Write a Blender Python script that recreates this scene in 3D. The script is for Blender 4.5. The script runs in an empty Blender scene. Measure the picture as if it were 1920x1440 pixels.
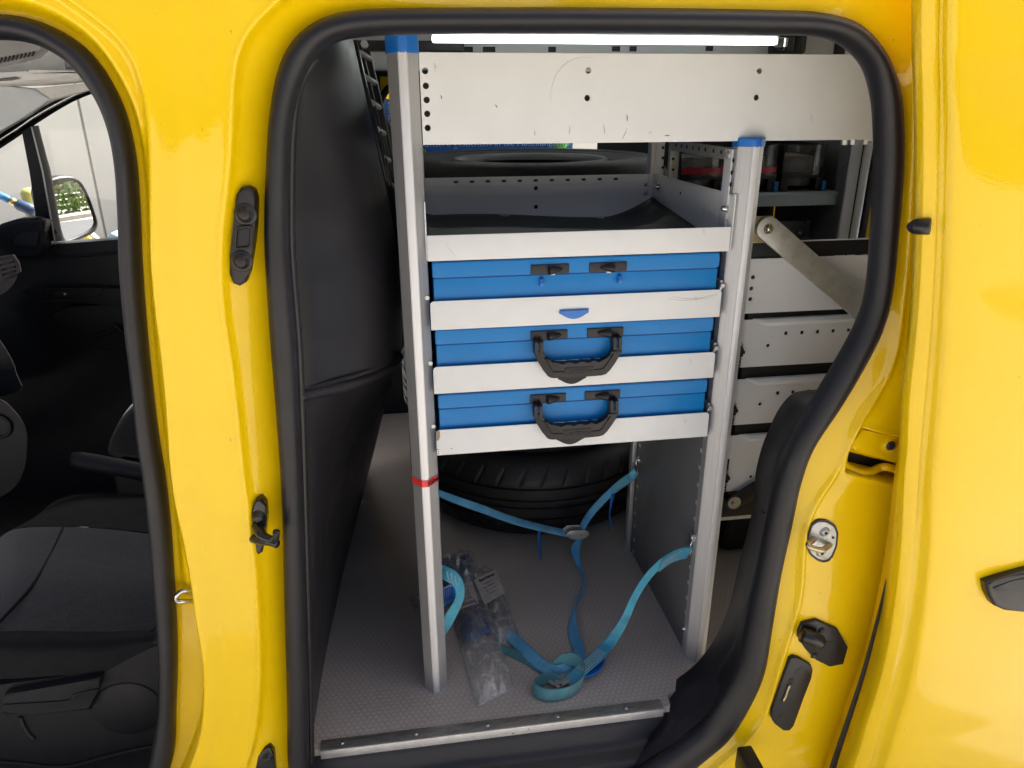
import bpy, bmesh, math, random
import numpy as np
from mathutils import Vector, Matrix

random.seed(7)
rng = np.random.default_rng(7)
scene = bpy.context.scene
COL = scene.collection

# ------------------------------------------------------------------ camera
CAM_Z = 1.60                       # camera height above the ground
F_PX = 1351.0                      # focal length in pixels of the 1920 px wide photograph
PITCH, YAW, ROLL = math.radians(21.1335), math.radians(8.4427), math.radians(0.2647)
_f = np.array([math.sin(YAW) * math.cos(PITCH), math.cos(YAW) * math.cos(PITCH), -math.sin(PITCH)])
_r = np.array([math.cos(YAW), -math.sin(YAW), 0.0])
_d = np.cross(_f, _r)
_c, _s = math.cos(ROLL), math.sin(ROLL)
RT, DN, FW = _c * _r + _s * _d, -_s * _r + _c * _d, _f
cam_data = bpy.data.cameras.new("camera")
cam_data.sensor_width = 36.0
cam_data.lens = F_PX / 1920.0 * 36.0
cam_data.clip_start = 0.02
cam_data.clip_end = 500
cam = bpy.data.objects.new("camera", cam_data)
COL.objects.link(cam)
m = Matrix.Identity(4)
for i in range(3):
    m[i][0], m[i][1], m[i][2] = RT[i], -DN[i], -FW[i]
m[2][3] = CAM_Z
cam.matrix_world = m
scene.camera = cam

# ------------------------------------------------------------------ sky, sun, exposure
SUN_EL, SUN_AZ = math.radians(50), math.radians(48)   # azimuth clockwise from +Y
world = bpy.data.worlds.new("World")
scene.world = world
world.use_nodes = True
wn = world.node_tree
bg = wn.nodes["Background"]
sky = wn.nodes.new("ShaderNodeTexSky")
sky.sky_type = 'NISHITA'
sky.sun_disc = False
sky.sun_elevation = SUN_EL
sky.sun_rotation = SUN_AZ
sky.air_density = 0.30
sky.dust_density = 8.0
sky.ozone_density = 0.2
wn.links.new(sky.outputs[0], bg.inputs[0])
bg.inputs[1].default_value = 0.15
sun_data = bpy.data.lights.new("sun", 'SUN')
sun_data.energy = 4.0
sun_data.angle = math.radians(0.53)
sun_data.color = (1.0, 0.965, 0.90)
sun = bpy.data.objects.new("sun", sun_data)
COL.objects.link(sun)
sd = Vector((math.sin(SUN_AZ) * math.cos(SUN_EL), math.cos(SUN_AZ) * math.cos(SUN_EL), math.sin(SUN_EL)))
sun.rotation_euler = (-sd).to_track_quat('-Z', 'Y').to_euler()
sun.location = sd * 20
vs = scene.view_settings
vs.view_transform = 'Standard'
vs.look = 'None'
vs.gamma = 1.0
vs.exposure = 1.55
vs.use_curve_mapping = False
scene.cycles.max_bounces = 10
scene.cycles.transparent_max_bounces = 16
try:
    scene.cycles.use_denoising = True
except Exception:
    pass

# ------------------------------------------------------------------ measuring helpers
def ray(px, py):
    return RT * ((px - 960) / F_PX) + DN * ((py - 720) / F_PX) + FW
def U(px, py, Y):                  # the point at depth Y seen at a place in the photograph
    d = ray(px, py); p = d * (Y / d[1]); p[2] += CAM_Z; return p
def UZ(px, py, Z):                 # the same on a level surface
    d = ray(px, py); p = d * ((Z - CAM_Z) / d[2]); p[2] += CAM_Z; return p
def UX(px, py, X):
    d = ray(px, py); p = d * (X / d[0]); p[2] += CAM_Z; return p
FLOOR = CAM_Z - 0.996              # van load floor
R_ = lambda z: CAM_Z + z           # heights given relative to the camera

def cr(pts, n=8, closed=False):    # Catmull-Rom curve
    P = np.array(pts, float); out = []
    N = len(P)
    if N < 3:
        return np.array([P[0] + (P[1] - P[0]) * t for t in np.linspace(0, 1, n + 1)])
    rngi = range(N) if closed else range(N - 1)
    for i in rngi:
        if closed:
            a, b, c, d = P[i - 1], P[i], P[(i + 1) % N], P[(i + 2) % N]
        else:
            a = P[i - 1] if i > 0 else 2 * P[0] - P[1]
            b, c = P[i], P[i + 1]
            d = P[i + 2] if i + 2 < N else 2 * P[-1] - P[-2]
        for t in np.arange(n) / n:
            out.append(0.5 * (2 * b + (c - a) * t + (2 * a - 5 * b + 4 * c - d) * t * t + (3 * b - a - 3 * c + d) * t ** 3))
    if not closed:
        out.append(P[-1])
    return np.array(out)

# ------------------------------------------------------------------ materials
def new_mat(name):
    mt = bpy.data.materials.new(name); mt.use_nodes = True
    nt = mt.node_tree
    return mt, nt, nt.nodes["Principled BSDF"]
def N(nt, t, **kw):
    n = nt.nodes.new(t)
    for k, v in kw.items():
        setattr(n, k, v)
    return n
def noise(nt, scale, detail=4, rough=0.6, vec=None, dist=0.0):
    n = N(nt, "ShaderNodeTexNoise")
    n.inputs["Scale"].default_value = scale; n.inputs["Detail"].default_value = detail
    n.inputs["Roughness"].default_value = rough; n.inputs["Distortion"].default_value = dist
    if vec is not None: nt.links.new(vec, n.inputs["Vector"])
    return n
def ramp(nt, src, stops):
    r = N(nt, "ShaderNodeValToRGB")
    e = r.color_ramp.elements
    while len(e) < len(stops): e.new(0.5)
    for el, (p, c) in zip(e, stops):
        el.position = p; el.color = (*c, 1) if len(c) == 3 else c
    nt.links.new(src, r.inputs[0]); return r
def coords(nt, scale=(1, 1, 1)):
    tc = N(nt, "ShaderNodeTexCoord"); mp = N(nt, "ShaderNodeMapping")
    mp.inputs["Scale"].default_value = scale
    nt.links.new(tc.outputs["Object"], mp.inputs[0]); return mp.outputs[0]
def bump(nt, bsdf, src, strength, dist=0.001):
    b = N(nt, "ShaderNodeBump"); b.inputs["Strength"].default_value = strength; b.inputs["Distance"].default_value = dist
    nt.links.new(src, b.inputs["Height"]); nt.links.new(b.outputs[0], bsdf.inputs["Normal"]); return b
def mix(nt, fac, a, b):
    x = N(nt, "ShaderNodeMix", data_type='RGBA')
    if hasattr(fac, "links"): nt.links.new(fac, x.inputs[0])
    else: x.inputs[0].default_value = fac
    for s, v in ((6, a), (7, b)):
        if hasattr(v, "links"): nt.links.new(v, x.inputs[s])
        else: x.inputs[s].default_value = (*v, 1)
    return x.outputs[2]

def simple(name, col, rough=0.5, metal=0.0, var=0.12, bscale=0, bstr=0.0, bdist=0.0005, spec=0.5, coat=0.0, vscale=18, specks=None, rvar=0.12, stretch=(1, 1, 1)):
    mt, nt, b = new_mat(name)
    v = coords(nt, stretch)
    n1 = noise(nt, vscale, 5, 0.65, v)
    lo = tuple(c * (1 - var) for c in col); hi = tuple(min(1, c * (1 + var)) for c in col)
    r1 = ramp(nt, n1.outputs[0], [(0.3, lo), (0.7, hi)])
    colr = r1.outputs[0]
    if specks:
        n2 = noise(nt, specks[0], 2, 0.5, v)
        r2 = ramp(nt, n2.outputs[0], [(specks[1], (0, 0, 0)), (specks[1] + 0.03, (1, 1, 1))])
        colr = mix(nt, r2.outputs[0], colr, specks[2])
    nt.links.new(colr, b.inputs["Base Color"])
    n3 = noise(nt, vscale * 2.3, 4, 0.6, v)
    mr = N(nt, "ShaderNodeMapRange")
    mr.inputs[3].default_value = max(0.02, rough - rvar); mr.inputs[4].default_value = min(1, rough + rvar)
    nt.links.new(n3.outputs[0], mr.inputs[0]); nt.links.new(mr.outputs[0], b.inputs["Roughness"])
    b.inputs["Metallic"].default_value = metal
    b.inputs["Specular IOR Level"].default_value = spec
    b.inputs["Coat Weight"].default_value = coat; b.inputs["Coat Roughness"].default_value = 0.04
    if bscale:
        n4 = noise(nt, bscale, 3, 0.6, v)
        bump(nt, b, n4.outputs[0], bstr, bdist)
    return mt

M = {}
def yellow(name, rough=0.32):
    mt, nt, b = new_mat(name)
    v = coords(nt)
    n1 = noise(nt, 5, 3, 0.5, v)
    r1 = ramp(nt, n1.outputs[0], [(0.3, (0.82, 0.538, 0.001)), (0.7, (0.86, 0.572, 0.0015))])
    n2 = noise(nt, 190, 2, 0.5, v)
    r2 = ramp(nt, n2.outputs[0], [(0.745, (0, 0, 0)), (0.77, (1, 1, 1))])
    n2b = noise(nt, 6, 2, 0.5, v)
    r2b = ramp(nt, n2b.outputs[0], [(0.5, (0, 0, 0)), (0.62, (0.8, 0.8, 0.8))])
    mm = N(nt, "ShaderNodeMath", operation='MULTIPLY')
    nt.links.new(r2.outputs[0], mm.inputs[0]); nt.links.new(r2b.outputs[0], mm.inputs[1])
    c = mix(nt, mm.outputs[0], r1.outputs[0], (0.12, 0.075, 0.02))
    nt.links.new(c, b.inputs["Base Color"])
    b.inputs["Roughness"].default_value = rough
    b.inputs["Specular IOR Level"].default_value = 0.15
    b.inputs["Coat Weight"].default_value = 0.6; b.inputs["Coat Roughness"].default_value = 0.02
    n3 = noise(nt, 260, 2, 0.5, v)
    n4 = noise(nt, 4.0, 2, 0.5, v)
    ad = N(nt, "ShaderNodeMath", operation='MULTIPLY_ADD'); ad.inputs[1].default_value = 14.0
    nt.links.new(n4.outputs[0], ad.inputs[0]); nt.links.new(n3.outputs[0], ad.inputs[2])
    bm_ = N(nt, "ShaderNodeBump"); bm_.inputs["Strength"].default_value = 0.05; bm_.inputs["Distance"].default_value = 0.001
    nt.links.new(ad.outputs[0], bm_.inputs["Height"])
    nt.links.new(bm_.outputs[0], b.inputs["Normal"]); nt.links.new(bm_.outputs[0], b.inputs["Coat Normal"])
    return mt
M['yellow'] = yellow('yellow_car_paint')
M['seal'] = simple('black_rubber_seal', (0.0085, 0.0085, 0.0105), 0.44, spec=0.4, var=0.2, bscale=300, bstr=0.15, specks=(420, 0.79, (0.2, 0.2, 0.2)), vscale=9)
M['plastic'] = simple('black_grained_plastic', (0.0145, 0.014, 0.0165), 0.41, spec=0.45, var=0.2, bscale=900, bstr=0.25, bdist=0.0004, specks=(330, 0.80, (0.25, 0.25, 0.24)), vscale=7)
M['smoothblack'] = simple('smooth_black_plastic', (0.009, 0.0088, 0.009), 0.36, spec=0.45, var=0.15, bscale=500, bstr=0.1)
M['latchblack'] = simple('warm_black_plastic', (0.015, 0.013, 0.0125), 0.44, spec=0.4, var=0.15, bscale=700, bstr=0.15)
M['glossblack'] = simple('gloss_black', (0.008, 0.008, 0.010), 0.2, var=0.1)
M['dark'] = simple('dark_void_plastic', (0.006, 0.006, 0.007), 0.6, var=0.1)
M['alu'] = simple('brushed_aluminium', (0.56, 0.56, 0.555), 0.48, metal=0.75, var=0.06, bscale=60, bstr=0.12, bdist=0.0003, stretch=(30, 30, 0.6), vscale=10, rvar=0.06)
M['alu_light'] = simple('pale_aluminium_edge', (0.74, 0.74, 0.735), 0.5, metal=0.4, var=0.05, bscale=60, bstr=0.1, bdist=0.0003, stretch=(30, 30, 0.6), vscale=10, rvar=0.06)  # paler aluminium; on the posts it paints in the lit front bevel
M['galv'] = simple('galvanised_steel', (0.46, 0.47, 0.44), 0.40, metal=0.6, var=0.22, vscale=30, rvar=0.15)
M['zinc'] = simple('yellow_passivated_zinc', (0.50, 0.42, 0.25), 0.36, metal=0.9, var=0.15, vscale=20)
M['chrome'] = simple('bright_zinc_screw', (0.62, 0.62, 0.60), 0.25, metal=1.0, var=0.1)
M['silver'] = simple('grey_painted_metal', (0.66, 0.67, 0.68), 0.45, metal=0.05, var=0.06, vscale=12)
M['roofgrey'] = simple('light_grey_roof_paint', (0.52, 0.53, 0.53), 0.5, var=0.05, vscale=6)
M['greypaint'] = simple('mid_grey_panel', (0.13, 0.132, 0.135), 0.42, metal=0.1, var=0.08, vscale=10)
def white_powder(name, col, marks):
    mt, nt, b = new_mat(name)
    v = coords(nt)
    n1 = noise(nt, 7, 5, 0.6, v)
    r1 = ramp(nt, n1.outputs[0], [(0.3, tuple(c * 0.94 for c in col)), (0.7, tuple(c * 1.03 for c in col))])
    # small dark knocks and smears, their own shape
    mp = coords(nt, (1, 1, 0.35))
    n2 = noise(nt, 46, 3, 0.55, mp, 0.6)
    r2 = ramp(nt, n2.outputs[0], [(marks, (0, 0, 0)), (marks + 0.05, (1, 1, 1))])
    n3 = noise(nt, 7, 2, 0.5, v)
    r3 = ramp(nt, n3.outputs[0], [(0.50, (0, 0, 0)), (0.62, (0.75, 0.75, 0.75))])
    mm = N(nt, "ShaderNodeMath", operation='MULTIPLY')
    nt.links.new(r2.outputs[0], mm.inputs[0]); nt.links.new(r3.outputs[0], mm.inputs[1])
    c = mix(nt, mm.outputs[0], r1.outputs[0], (0.42, 0.38, 0.33))
    nt.links.new(c, b.inputs["Base Color"])
    b.inputs["Roughness"].default_value = 0.42
    n4 = noise(nt, 700, 2, 0.5, v); bump(nt, b, n4.outputs[0], 0.08, 0.0004)
    return mt
M['white'] = white_powder('warm_white_powder_coat', (0.73, 0.74, 0.715), 0.69)
M['coolwhite'] = white_powder('cool_white_powder_coat', (0.74, 0.755, 0.74), 0.69)
M['blue'] = simple('blue_painted_steel', (0.001, 0.185, 0.50), 0.38, spec=0.35, var=0.05, bscale=420, bstr=0.08, vscale=12, rvar=0.06)
M['bluecap'] = simple('blue_plastic_cap', (0.006, 0.14, 0.50), 0.38, var=0.05, vscale=12)
M['bluedark'] = simple('dark_blue_plastic', (0.003, 0.035, 0.17), 0.4, var=0.1, vscale=12)
M['bluepull'] = simple('blue_drawer_pull', (0.02, 0.16, 0.52), 0.35, var=0.05, vscale=12)
M['rubber'] = simple('tyre_rubber', (0.013, 0.013, 0.014), 0.55, var=0.25, bscale=300, bstr=0.2, vscale=20)
M['strip'] = simple('worn_sill_aluminium', (0.33, 0.32, 0.285), 0.42, metal=0.7, var=0.3, vscale=40, stretch=(1, 6, 6), rvar=0.18)
M['striplight'] = simple('sill_front_aluminium', (0.62, 0.62, 0.60), 0.42, metal=0.6, var=0.12, vscale=40, specks=(60, 0.72, (0.25, 0.23, 0.2)))
M['red'] = simple('red_tape', (0.80, 0.045, 0.05), 0.35, var=0.05)
M['ink'] = simple('black_ink', (0.012, 0.012, 0.012), 0.5, var=0.0)
M['paper'] = simple('crumpled_paper_label', (0.50, 0.47, 0.43), 0.6, var=0.2, vscale=60, bscale=60, bstr=0.5, bdist=0.002)
M['headliner'] = simple('grey_headliner_fabric', (0.72, 0.71, 0.68), 0.85, var=0.1, bscale=600, bstr=0.3, vscale=30)
M['pillartrim'] = simple('blue_grey_pillar_trim', (0.66, 0.70, 0.73), 0.55, var=0.05, bscale=800, bstr=0.2)
M['cabplastic'] = simple('cab_black_plastic', (0.010, 0.0105, 0.0125), 0.5, spec=0.25, var=0.1, bscale=800, bstr=0.25)
M['cabfabric'] = simple('black_seat_cloth', (0.009, 0.009, 0.010), 0.85, spec=0.2, var=0.15, bscale=900, bstr=0.4)
M['glove'] = simple('blue_grey_shelf_paint', (0.33, 0.38, 0.40), 0.45, var=0.06)
M['poster'] = None
M['posterwhite_'] = simple('white_print', (0.75, 0.77, 0.78), 0.5, var=0.02)
M['posteryellow'] = simple('yellow_print', (0.85, 0.66, 0.04), 0.5, var=0.02)
M['postergreen'] = simple('green_print', (0.10, 0.42, 0.10), 0.5, var=0.02)
M['bluegrey'] = simple('blue_hose_rubber', (0.02, 0.05, 0.12), 0.5)
M['bluehose'] = simple('blue_hose', (0.02, 0.16, 0.42), 0.4)
M['brass'] = simple('brass', (0.55, 0.42, 0.18), 0.3, metal=1.0)
M['redtape'] = simple('red_edge_band', (0.42, 0.02, 0.03), 0.4)

def webbing(name, lo, hi):
    mt, nt, b = new_mat(name)
    v = coords(nt)
    n1 = noise(nt, 13, 4, 0.6, v)
    r1 = ramp(nt, n1.outputs[0], [(0.36, lo), (0.64, hi)])
    n2 = noise(nt, 30, 3, 0.6, v)
    r2 = ramp(nt, n2.outputs[0], [(0.52, (0, 0, 0)), (0.72, (0.55, 0.55, 0.55))])
    c = mix(nt, r2.outputs[0], r1.outputs[0], (0.12, 0.12, 0.10))
    nt.links.new(c, b.inputs["Base Color"])
    b.inputs["Roughness"].default_value = 0.7
    b.inputs["Sheen Weight"].default_value = 0.2
    w = N(nt, "ShaderNodeTexNoise"); w.inputs["Scale"].default_value = 1400; nt.links.new(v, w.inputs["Vector"])
    bump(nt, b, w.outputs[0], 0.5, 0.0006)
    return mt
M['web'] = webbing('turquoise_webbing', (0.03, 0.25, 0.40), (0.08, 0.43, 0.52))
M['web2'] = webbing('faded_blue_webbing', (0.06, 0.28, 0.54), (0.12, 0.45, 0.68))
M['web3'] = webbing('greenish_dirty_webbing', (0.045, 0.17, 0.19), (0.09, 0.29, 0.30))
M['thread'] = simple('pale_stitching', (0.42, 0.55, 0.58), 0.8)

def clear_mat(name, milk, gloss_rough=0.08, tint=(1, 1, 1), crumple=0.0):
    mt = bpy.data.materials.new(name); mt.use_nodes = True
    nt = mt.node_tree; nt.nodes.clear()
    out = N(nt, "ShaderNodeOutputMaterial")
    tr = N(nt, "ShaderNodeBsdfTransparent"); tr.inputs[0].default_value = (*tint, 1)
    gl = N(nt, "ShaderNodeBsdfGlossy"); gl.inputs["Roughness"].default_value = gloss_rough
    df = N(nt, "ShaderNodeBsdfDiffuse"); df.inputs[0].default_value = (0.75, 0.75, 0.72, 1)
    fr = N(nt, "ShaderNodeFresnel"); fr.inputs[0].default_value = 1.5
    v = coords(nt)
    n = noise(nt, 22, 5, 0.65, v, 1.2)
    if milk:
        rr = ramp(nt, n.outputs[0], [(0.42, (milk * 0.2,) * 3), (0.75, (min(1, milk * 2.4),) * 3)])
        m1 = N(nt, "ShaderNodeMixShader"); nt.links.new(rr.outputs[0], m1.inputs[0])
        nt.links.new(tr.outputs[0], m1.inputs[1]); nt.links.new(df.outputs[0], m1.inputs[2]); base = m1
    else:
        base = tr
    m2 = N(nt, "ShaderNodeMixShader"); nt.links.new(fr.outputs[0], m2.inputs[0])
    nt.links.new(base.outputs[0], m2.inputs[1]); nt.links.new(gl.outputs[0], m2.inputs[2])
    nt.links.new(m2.outputs[0], out.inputs[0])
    if crumple:
        bb = N(nt, "ShaderNodeBump"); bb.inputs["Strength"].default_value = crumple; bb.inputs["Distance"].default_value = 0.006
        nt.links.new(n.outputs[0], bb.inputs["Height"])
        for s in (gl, fr): nt.links.new(bb.outputs[0], s.inputs["Normal"])
    return mt
M['glass'] = clear_mat('window_glass', 0, 0.02, (0.93, 0.96, 0.94))
def film_mat():
    mt = bpy.data.materials.new('crumpled_clear_film'); mt.use_nodes = True
    nt = mt.node_tree; nt.nodes.clear()
    out = N(nt, "ShaderNodeOutputMaterial")
    tr = N(nt, "ShaderNodeBsdfTransparent"); tr.inputs[0].default_value = (.97, .97, .96, 1)
    gl = N(nt, "ShaderNodeBsdfGlossy"); gl.inputs["Roughness"].default_value = .16
    df = N(nt, "ShaderNodeBsdfDiffuse"); df.inputs[0].default_value = (.80, .80, .77, 1)
    tl = N(nt, "ShaderNodeBsdfTranslucent"); tl.inputs[0].default_value = (.80, .80, .77, 1)
    ms = N(nt, "ShaderNodeMixShader"); ms.inputs[0].default_value = .5; nt.links.new(df.outputs[0], ms.inputs[1]); nt.links.new(tl.outputs[0], ms.inputs[2])
    v = coords(nt); n = noise(nt, 34, 4, .6, v, 1.0)
    r = ramp(nt, n.outputs[0], [(.36, (.17,) * 3), (.58, (.36,) * 3), (.70, (.75,) * 3)])  # milky white mixed in stands in for reflections on the film
    lw = N(nt, "ShaderNodeLayerWeight"); lw.inputs[0].default_value = .25
    ad = N(nt, "ShaderNodeMath", operation='MULTIPLY_ADD'); nt.links.new(lw.outputs["Facing"], ad.inputs[0]); ad.inputs[1].default_value = .35; nt.links.new(r.outputs[0], ad.inputs[2]); ad.use_clamp = True
    m1 = N(nt, "ShaderNodeMixShader"); nt.links.new(ad.outputs[0], m1.inputs[0]); nt.links.new(tr.outputs[0], m1.inputs[1]); nt.links.new(ms.outputs[0], m1.inputs[2])
    m2 = N(nt, "ShaderNodeMixShader"); m2.inputs[0].default_value = .11; nt.links.new(m1.outputs[0], m2.inputs[1]); nt.links.new(gl.outputs[0], m2.inputs[2])
    nt.links.new(m2.outputs[0], out.inputs[0]); return mt
M['film'] = film_mat()
M['bin'] = clear_mat('clear_bin_plastic', 0.09, 0.06, (0.85, 0.85, 0.85), 0.25)
def mirror_mat():
    mt, nt, b = new_mat('mirror_glass')
    b.inputs["Base Color"].default_value = (0.85, 0.87, 0.88, 1); b.inputs["Metallic"].default_value = 1; b.inputs["Roughness"].default_value = 0.01
    return mt
M['mirror'] = mirror_mat()
def backlit(name, col):
    mt, nt, b = new_mat(name)
    v = coords(nt); n = noise(nt, 6, 2, .5, v)
    r = ramp(nt, n.outputs[0], [(.3, tuple(c * .85 for c in col)), (.7, tuple(min(1, c * 1.15) for c in col))])
    nt.links.new(r.outputs[0], b.inputs["Base Color"]); b.inputs["Roughness"].default_value = .5
    tl = N(nt, "ShaderNodeBsdfTranslucent"); nt.links.new(r.outputs[0], tl.inputs[0])
    mx = N(nt, "ShaderNodeMixShader"); mx.inputs[0].default_value = .6
    nt.links.new(b.outputs[0], mx.inputs[1]); nt.links.new(tl.outputs[0], mx.inputs[2])
    nt.links.new(mx.outputs[0], nt.nodes["Material Output"].inputs[0])
    return mt
M['poster'] = backlit('blue_printed_film', (0.06, 0.13, 0.25))
def lamp_mat():
    mt, nt, b = new_mat('lit_led_diffuser')
    b.inputs["Emission Color"].default_value = (0.93, 1.0, 0.95, 1); b.inputs["Emission Strength"].default_value = 2.2
    return mt
M['lamp'] = lamp_mat()

M['posterwhite'] = backlit('white_print_film', (0.85, 0.87, 0.88))
def hexfloor():
    mt, nt, b = new_mat('hexagon_relief_floor_coating')
    S = 0.0105
    tc = N(nt, "ShaderNodeTexCoord")
    mp = N(nt, "ShaderNodeMapping"); mp.inputs["Scale"].default_value = (1 / S, 1 / S, 0); nt.links.new(tc.outputs["Object"], mp.inputs[0])
    def vm(op, a, bvec=None, c=None):
        n = N(nt, "ShaderNodeVectorMath", operation=op)
        nt.links.new(a, n.inputs[0])
        if bvec is not None:
            if hasattr(bvec, "links"): nt.links.new(bvec, n.inputs[1])
            else: n.inputs[1].default_value = bvec
        if c is not None: n.inputs[2].default_value = c
        return n
    per = (1.0, 1.7320508, 1.0); half = (0.5, 0.8660254, 0.5)
    def cell(off):
        a = vm('ADD', mp.outputs[0], off)
        w = vm('WRAP', a.outputs[0], half, (-0.5, -0.8660254, -0.5))
        return w.outputs[0]
    A, B = cell((0, 0, 0)), cell(half)
    def hexd(v):
        ab = vm('ABSOLUTE', v)
        d = vm('DOT_PRODUCT', ab.outputs[0], (0.5, 0.8660254, 0))
        sp = N(nt, "ShaderNodeSeparateXYZ"); nt.links.new(ab.outputs[0], sp.inputs[0])
        mx = N(nt, "ShaderNodeMath", operation='MAXIMUM'); nt.links.new(d.outputs["Value"], mx.inputs[0]); nt.links.new(sp.outputs[0], mx.inputs[1])
        return mx.outputs[0]
    mn = N(nt, "ShaderNodeMath", operation='MINIMUM'); nt.links.new(hexd(A), mn.inputs[0]); nt.links.new(hexd(B), mn.inputs[1])
    line = ramp(nt, mn.outputs[0], [(0.36, (1, 1, 1)), (0.43, (0, 0, 0))])
    n1 = noise(nt, 5, 5, 0.6, tc.outputs["Object"])
    r1 = ramp(nt, n1.outputs[0], [(0.3, (0.44, 0.395, 0.35)), (0.7, (0.51, 0.46, 0.41))])
    n2 = noise(nt, 160, 2, 0.5, tc.outputs["Object"])
    r2 = ramp(nt, n2.outputs[0], [(0.77, (0, 0, 0)), (0.80, (1, 1, 1))])
    c0 = mix(nt, 0.25, r1.outputs[0], (0.13, 0.12, 0.11))
    c1 = mix(nt, line.outputs[0], c0, r1.outputs[0])
    c2 = mix(nt, r2.outputs[0], c1, (0.5, 0.48, 0.45))
    nt.links.new(c2, b.inputs["Base Color"])
    b.inputs["Roughness"].default_value = 0.36
    bump(nt, b, line.outputs[0], 0.6, 0.001)
    return mt
M['floor'] = hexfloor()
def weave():
    mt, nt, b = new_mat('woven_seat_fabric')
    v = coords(nt)
    w1 = N(nt, "ShaderNodeTexVoronoi"); w1.inputs["Scale"].default_value = 260; w1.inputs["Randomness"].default_value = 0.6; nt.links.new(v, w1.inputs["Vector"])
    r = ramp(nt, w1.outputs[0], [(0.1, (0.030, 0.030, 0.034)), (0.5, (0.007, 0.007, 0.008))])
    nt.links.new(r.outputs[0], b.inputs["Base Color"]); b.inputs["Roughness"].default_value = 0.8
    b.inputs["Sheen Weight"].default_value = 0.15
    bump(nt, b, w1.outputs[0], 0.5, 0.0012)
    return mt
M['weave'] = weave()
def matmesh():
    mt, nt, b = new_mat('pimpled_rubber_mat')
    v = coords(nt)
    w1 = N(nt, "ShaderNodeTexVoronoi"); w1.inputs["Scale"].default_value = 260; w1.inputs["Randomness"].default_value = 0.05; nt.links.new(v, w1.inputs["Vector"])
    r = ramp(nt, w1.outputs[0], [(0.15, (0.022, 0.022, 0.024)), (0.4, (0.007, 0.007, 0.008))])
    nt.links.new(r.outputs[0], b.inputs["Base Color"]); b.inputs["Roughness"].default_value = 0.5
    bump(nt, b, w1.outputs[0], 0.5, 0.001)
    return mt
M['mat'] = matmesh()
def ground_mat():
    mt, nt, b = new_mat('pale_concrete_paving')
    v = coords(nt)
    n1 = noise(nt, 1.2, 6, 0.65, v); r1 = ramp(nt, n1.outputs[0], [(0.3, (0.36, 0.35, 0.325)), (0.7, (0.43, 0.42, 0.39))])
    nt.links.new(r1.outputs[0], b.inputs["Base Color"]); b.inputs["Roughness"].default_value = 0.9
    n2 = noise(nt, 90, 4, 0.6, v); bump(nt, b, n2.outputs[0], 0.4, 0.006)
    return mt
M['ground'] = ground_mat()
M['wall'] = simple('white_rendered_wall', (0.84, 0.82, 0.75), 0.8, var=0.03, vscale=0.8, bscale=60, bstr=0.15, bdist=0.003)
M['joint'] = simple('grey_joint', (0.36, 0.35, 0.32), 0.8, var=0.05)
M['timber'] = simple('pale_fence_timber', (0.46, 0.37, 0.26), 0.8, var=0.2, vscale=8)
M['timber2'] = simple('light_concrete_post', (0.55, 0.52, 0.46), 0.8, var=0.1, vscale=8)
M['leaf'] = simple('ivy_leaf', (0.16, 0.28, 0.04), 0.6, var=0.4, vscale=4)
M['soil'] = simple('light_kerb', (0.45, 0.41, 0.35), 0.9, var=0.15, vscale=5)

# ------------------------------------------------------------------ object helpers
WL = {}
def link(o, parent, wloc):
    COL.objects.link(o)
    WL[o.name] = np.array(wloc, float)
    if parent is not None:
        o.parent = parent
        o.location = np.array(wloc) - WL[parent.name]
    else:
        o.location = wloc
def thing(name, label, cat, loc, group=None):
    o = bpy.data.objects.new(name, None); o.empty_display_size = 0.05
    link(o, None, loc)
    o["label"] = label; o["category"] = cat
    if group: o["group"] = group
    return o
def tag(o, label, cat, group=None):
    o["label"] = label; o["category"] = cat
    if group: o["group"] = group
    return o
def finish(name, me, mat, parent, smooth):
    n = len(me.vertices)
    co = np.empty(n * 3); me.vertices.foreach_get("co", co); co = co.reshape(-1, 3)
    lo, hi = co.min(0), co.max(0)
    c = np.array([(lo[0] + hi[0]) / 2, (lo[1] + hi[1]) / 2, lo[2]])
    me.vertices.foreach_set("co", (co - c).ravel())
    if smooth is True:
        me.polygons.foreach_set("use_smooth", [True] * len(me.polygons))
    elif smooth:
        me.polygons.foreach_set("use_smooth", [True] * len(me.polygons))
        try: me.set_sharp_from_angle(angle=math.radians(smooth))
        except Exception: pass
    me.materials.append(mat if not isinstance(mat, str) else M[mat])
    me.update()
    o = bpy.data.objects.new(name, me)
    link(o, parent, c)
    return o
def mesh(name, verts, faces, mat, parent=None, smooth=False):
    me = bpy.data.meshes.new(name)
    me.from_pydata([tuple(map(float, v)) for v in verts], [], [tuple(map(int, f)) for f in faces])
    return finish(name, me, mat, parent, smooth)
def from_bm(name, bm, mat, parent=None, smooth=30):
    bmesh.ops.recalc_face_normals(bm, faces=bm.faces)
    me = bpy.data.meshes.new(name); bm.to_mesh(me); bm.free()
    return finish(name, me, mat, parent, smooth)
def bm_box(bm, x0, x1, y0, y1, z0, z1, bev=0.0, seg=2):
    vs_ = [bm.verts.new((x, y, z)) for x in (x0, x1) for y in (y0, y1) for z in (z0, z1)]
    fs = [(0, 1, 3, 2), (4, 6, 7, 5), (0, 4, 5, 1), (2, 3, 7, 6), (0, 2, 6, 4), (1, 5, 7, 3)]
    nf = [bm.faces.new([vs_[i] for i in f]) for f in fs]
    if bev:
        ed = list({e for f in nf for e in f.edges})
        bmesh.ops.bevel(bm, geom=ed, offset=bev, segments=seg, affect='EDGES', profile=0.6)
def box(name, x0, x1, y0, y1, z0, z1, mat, parent=None, bev=0.001, seg=2):
    bm = bmesh.new(); bm_box(bm, x0, x1, y0, y1, z0, z1, bev, seg)
    return from_bm(name, bm, mat, parent, 35)
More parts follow.
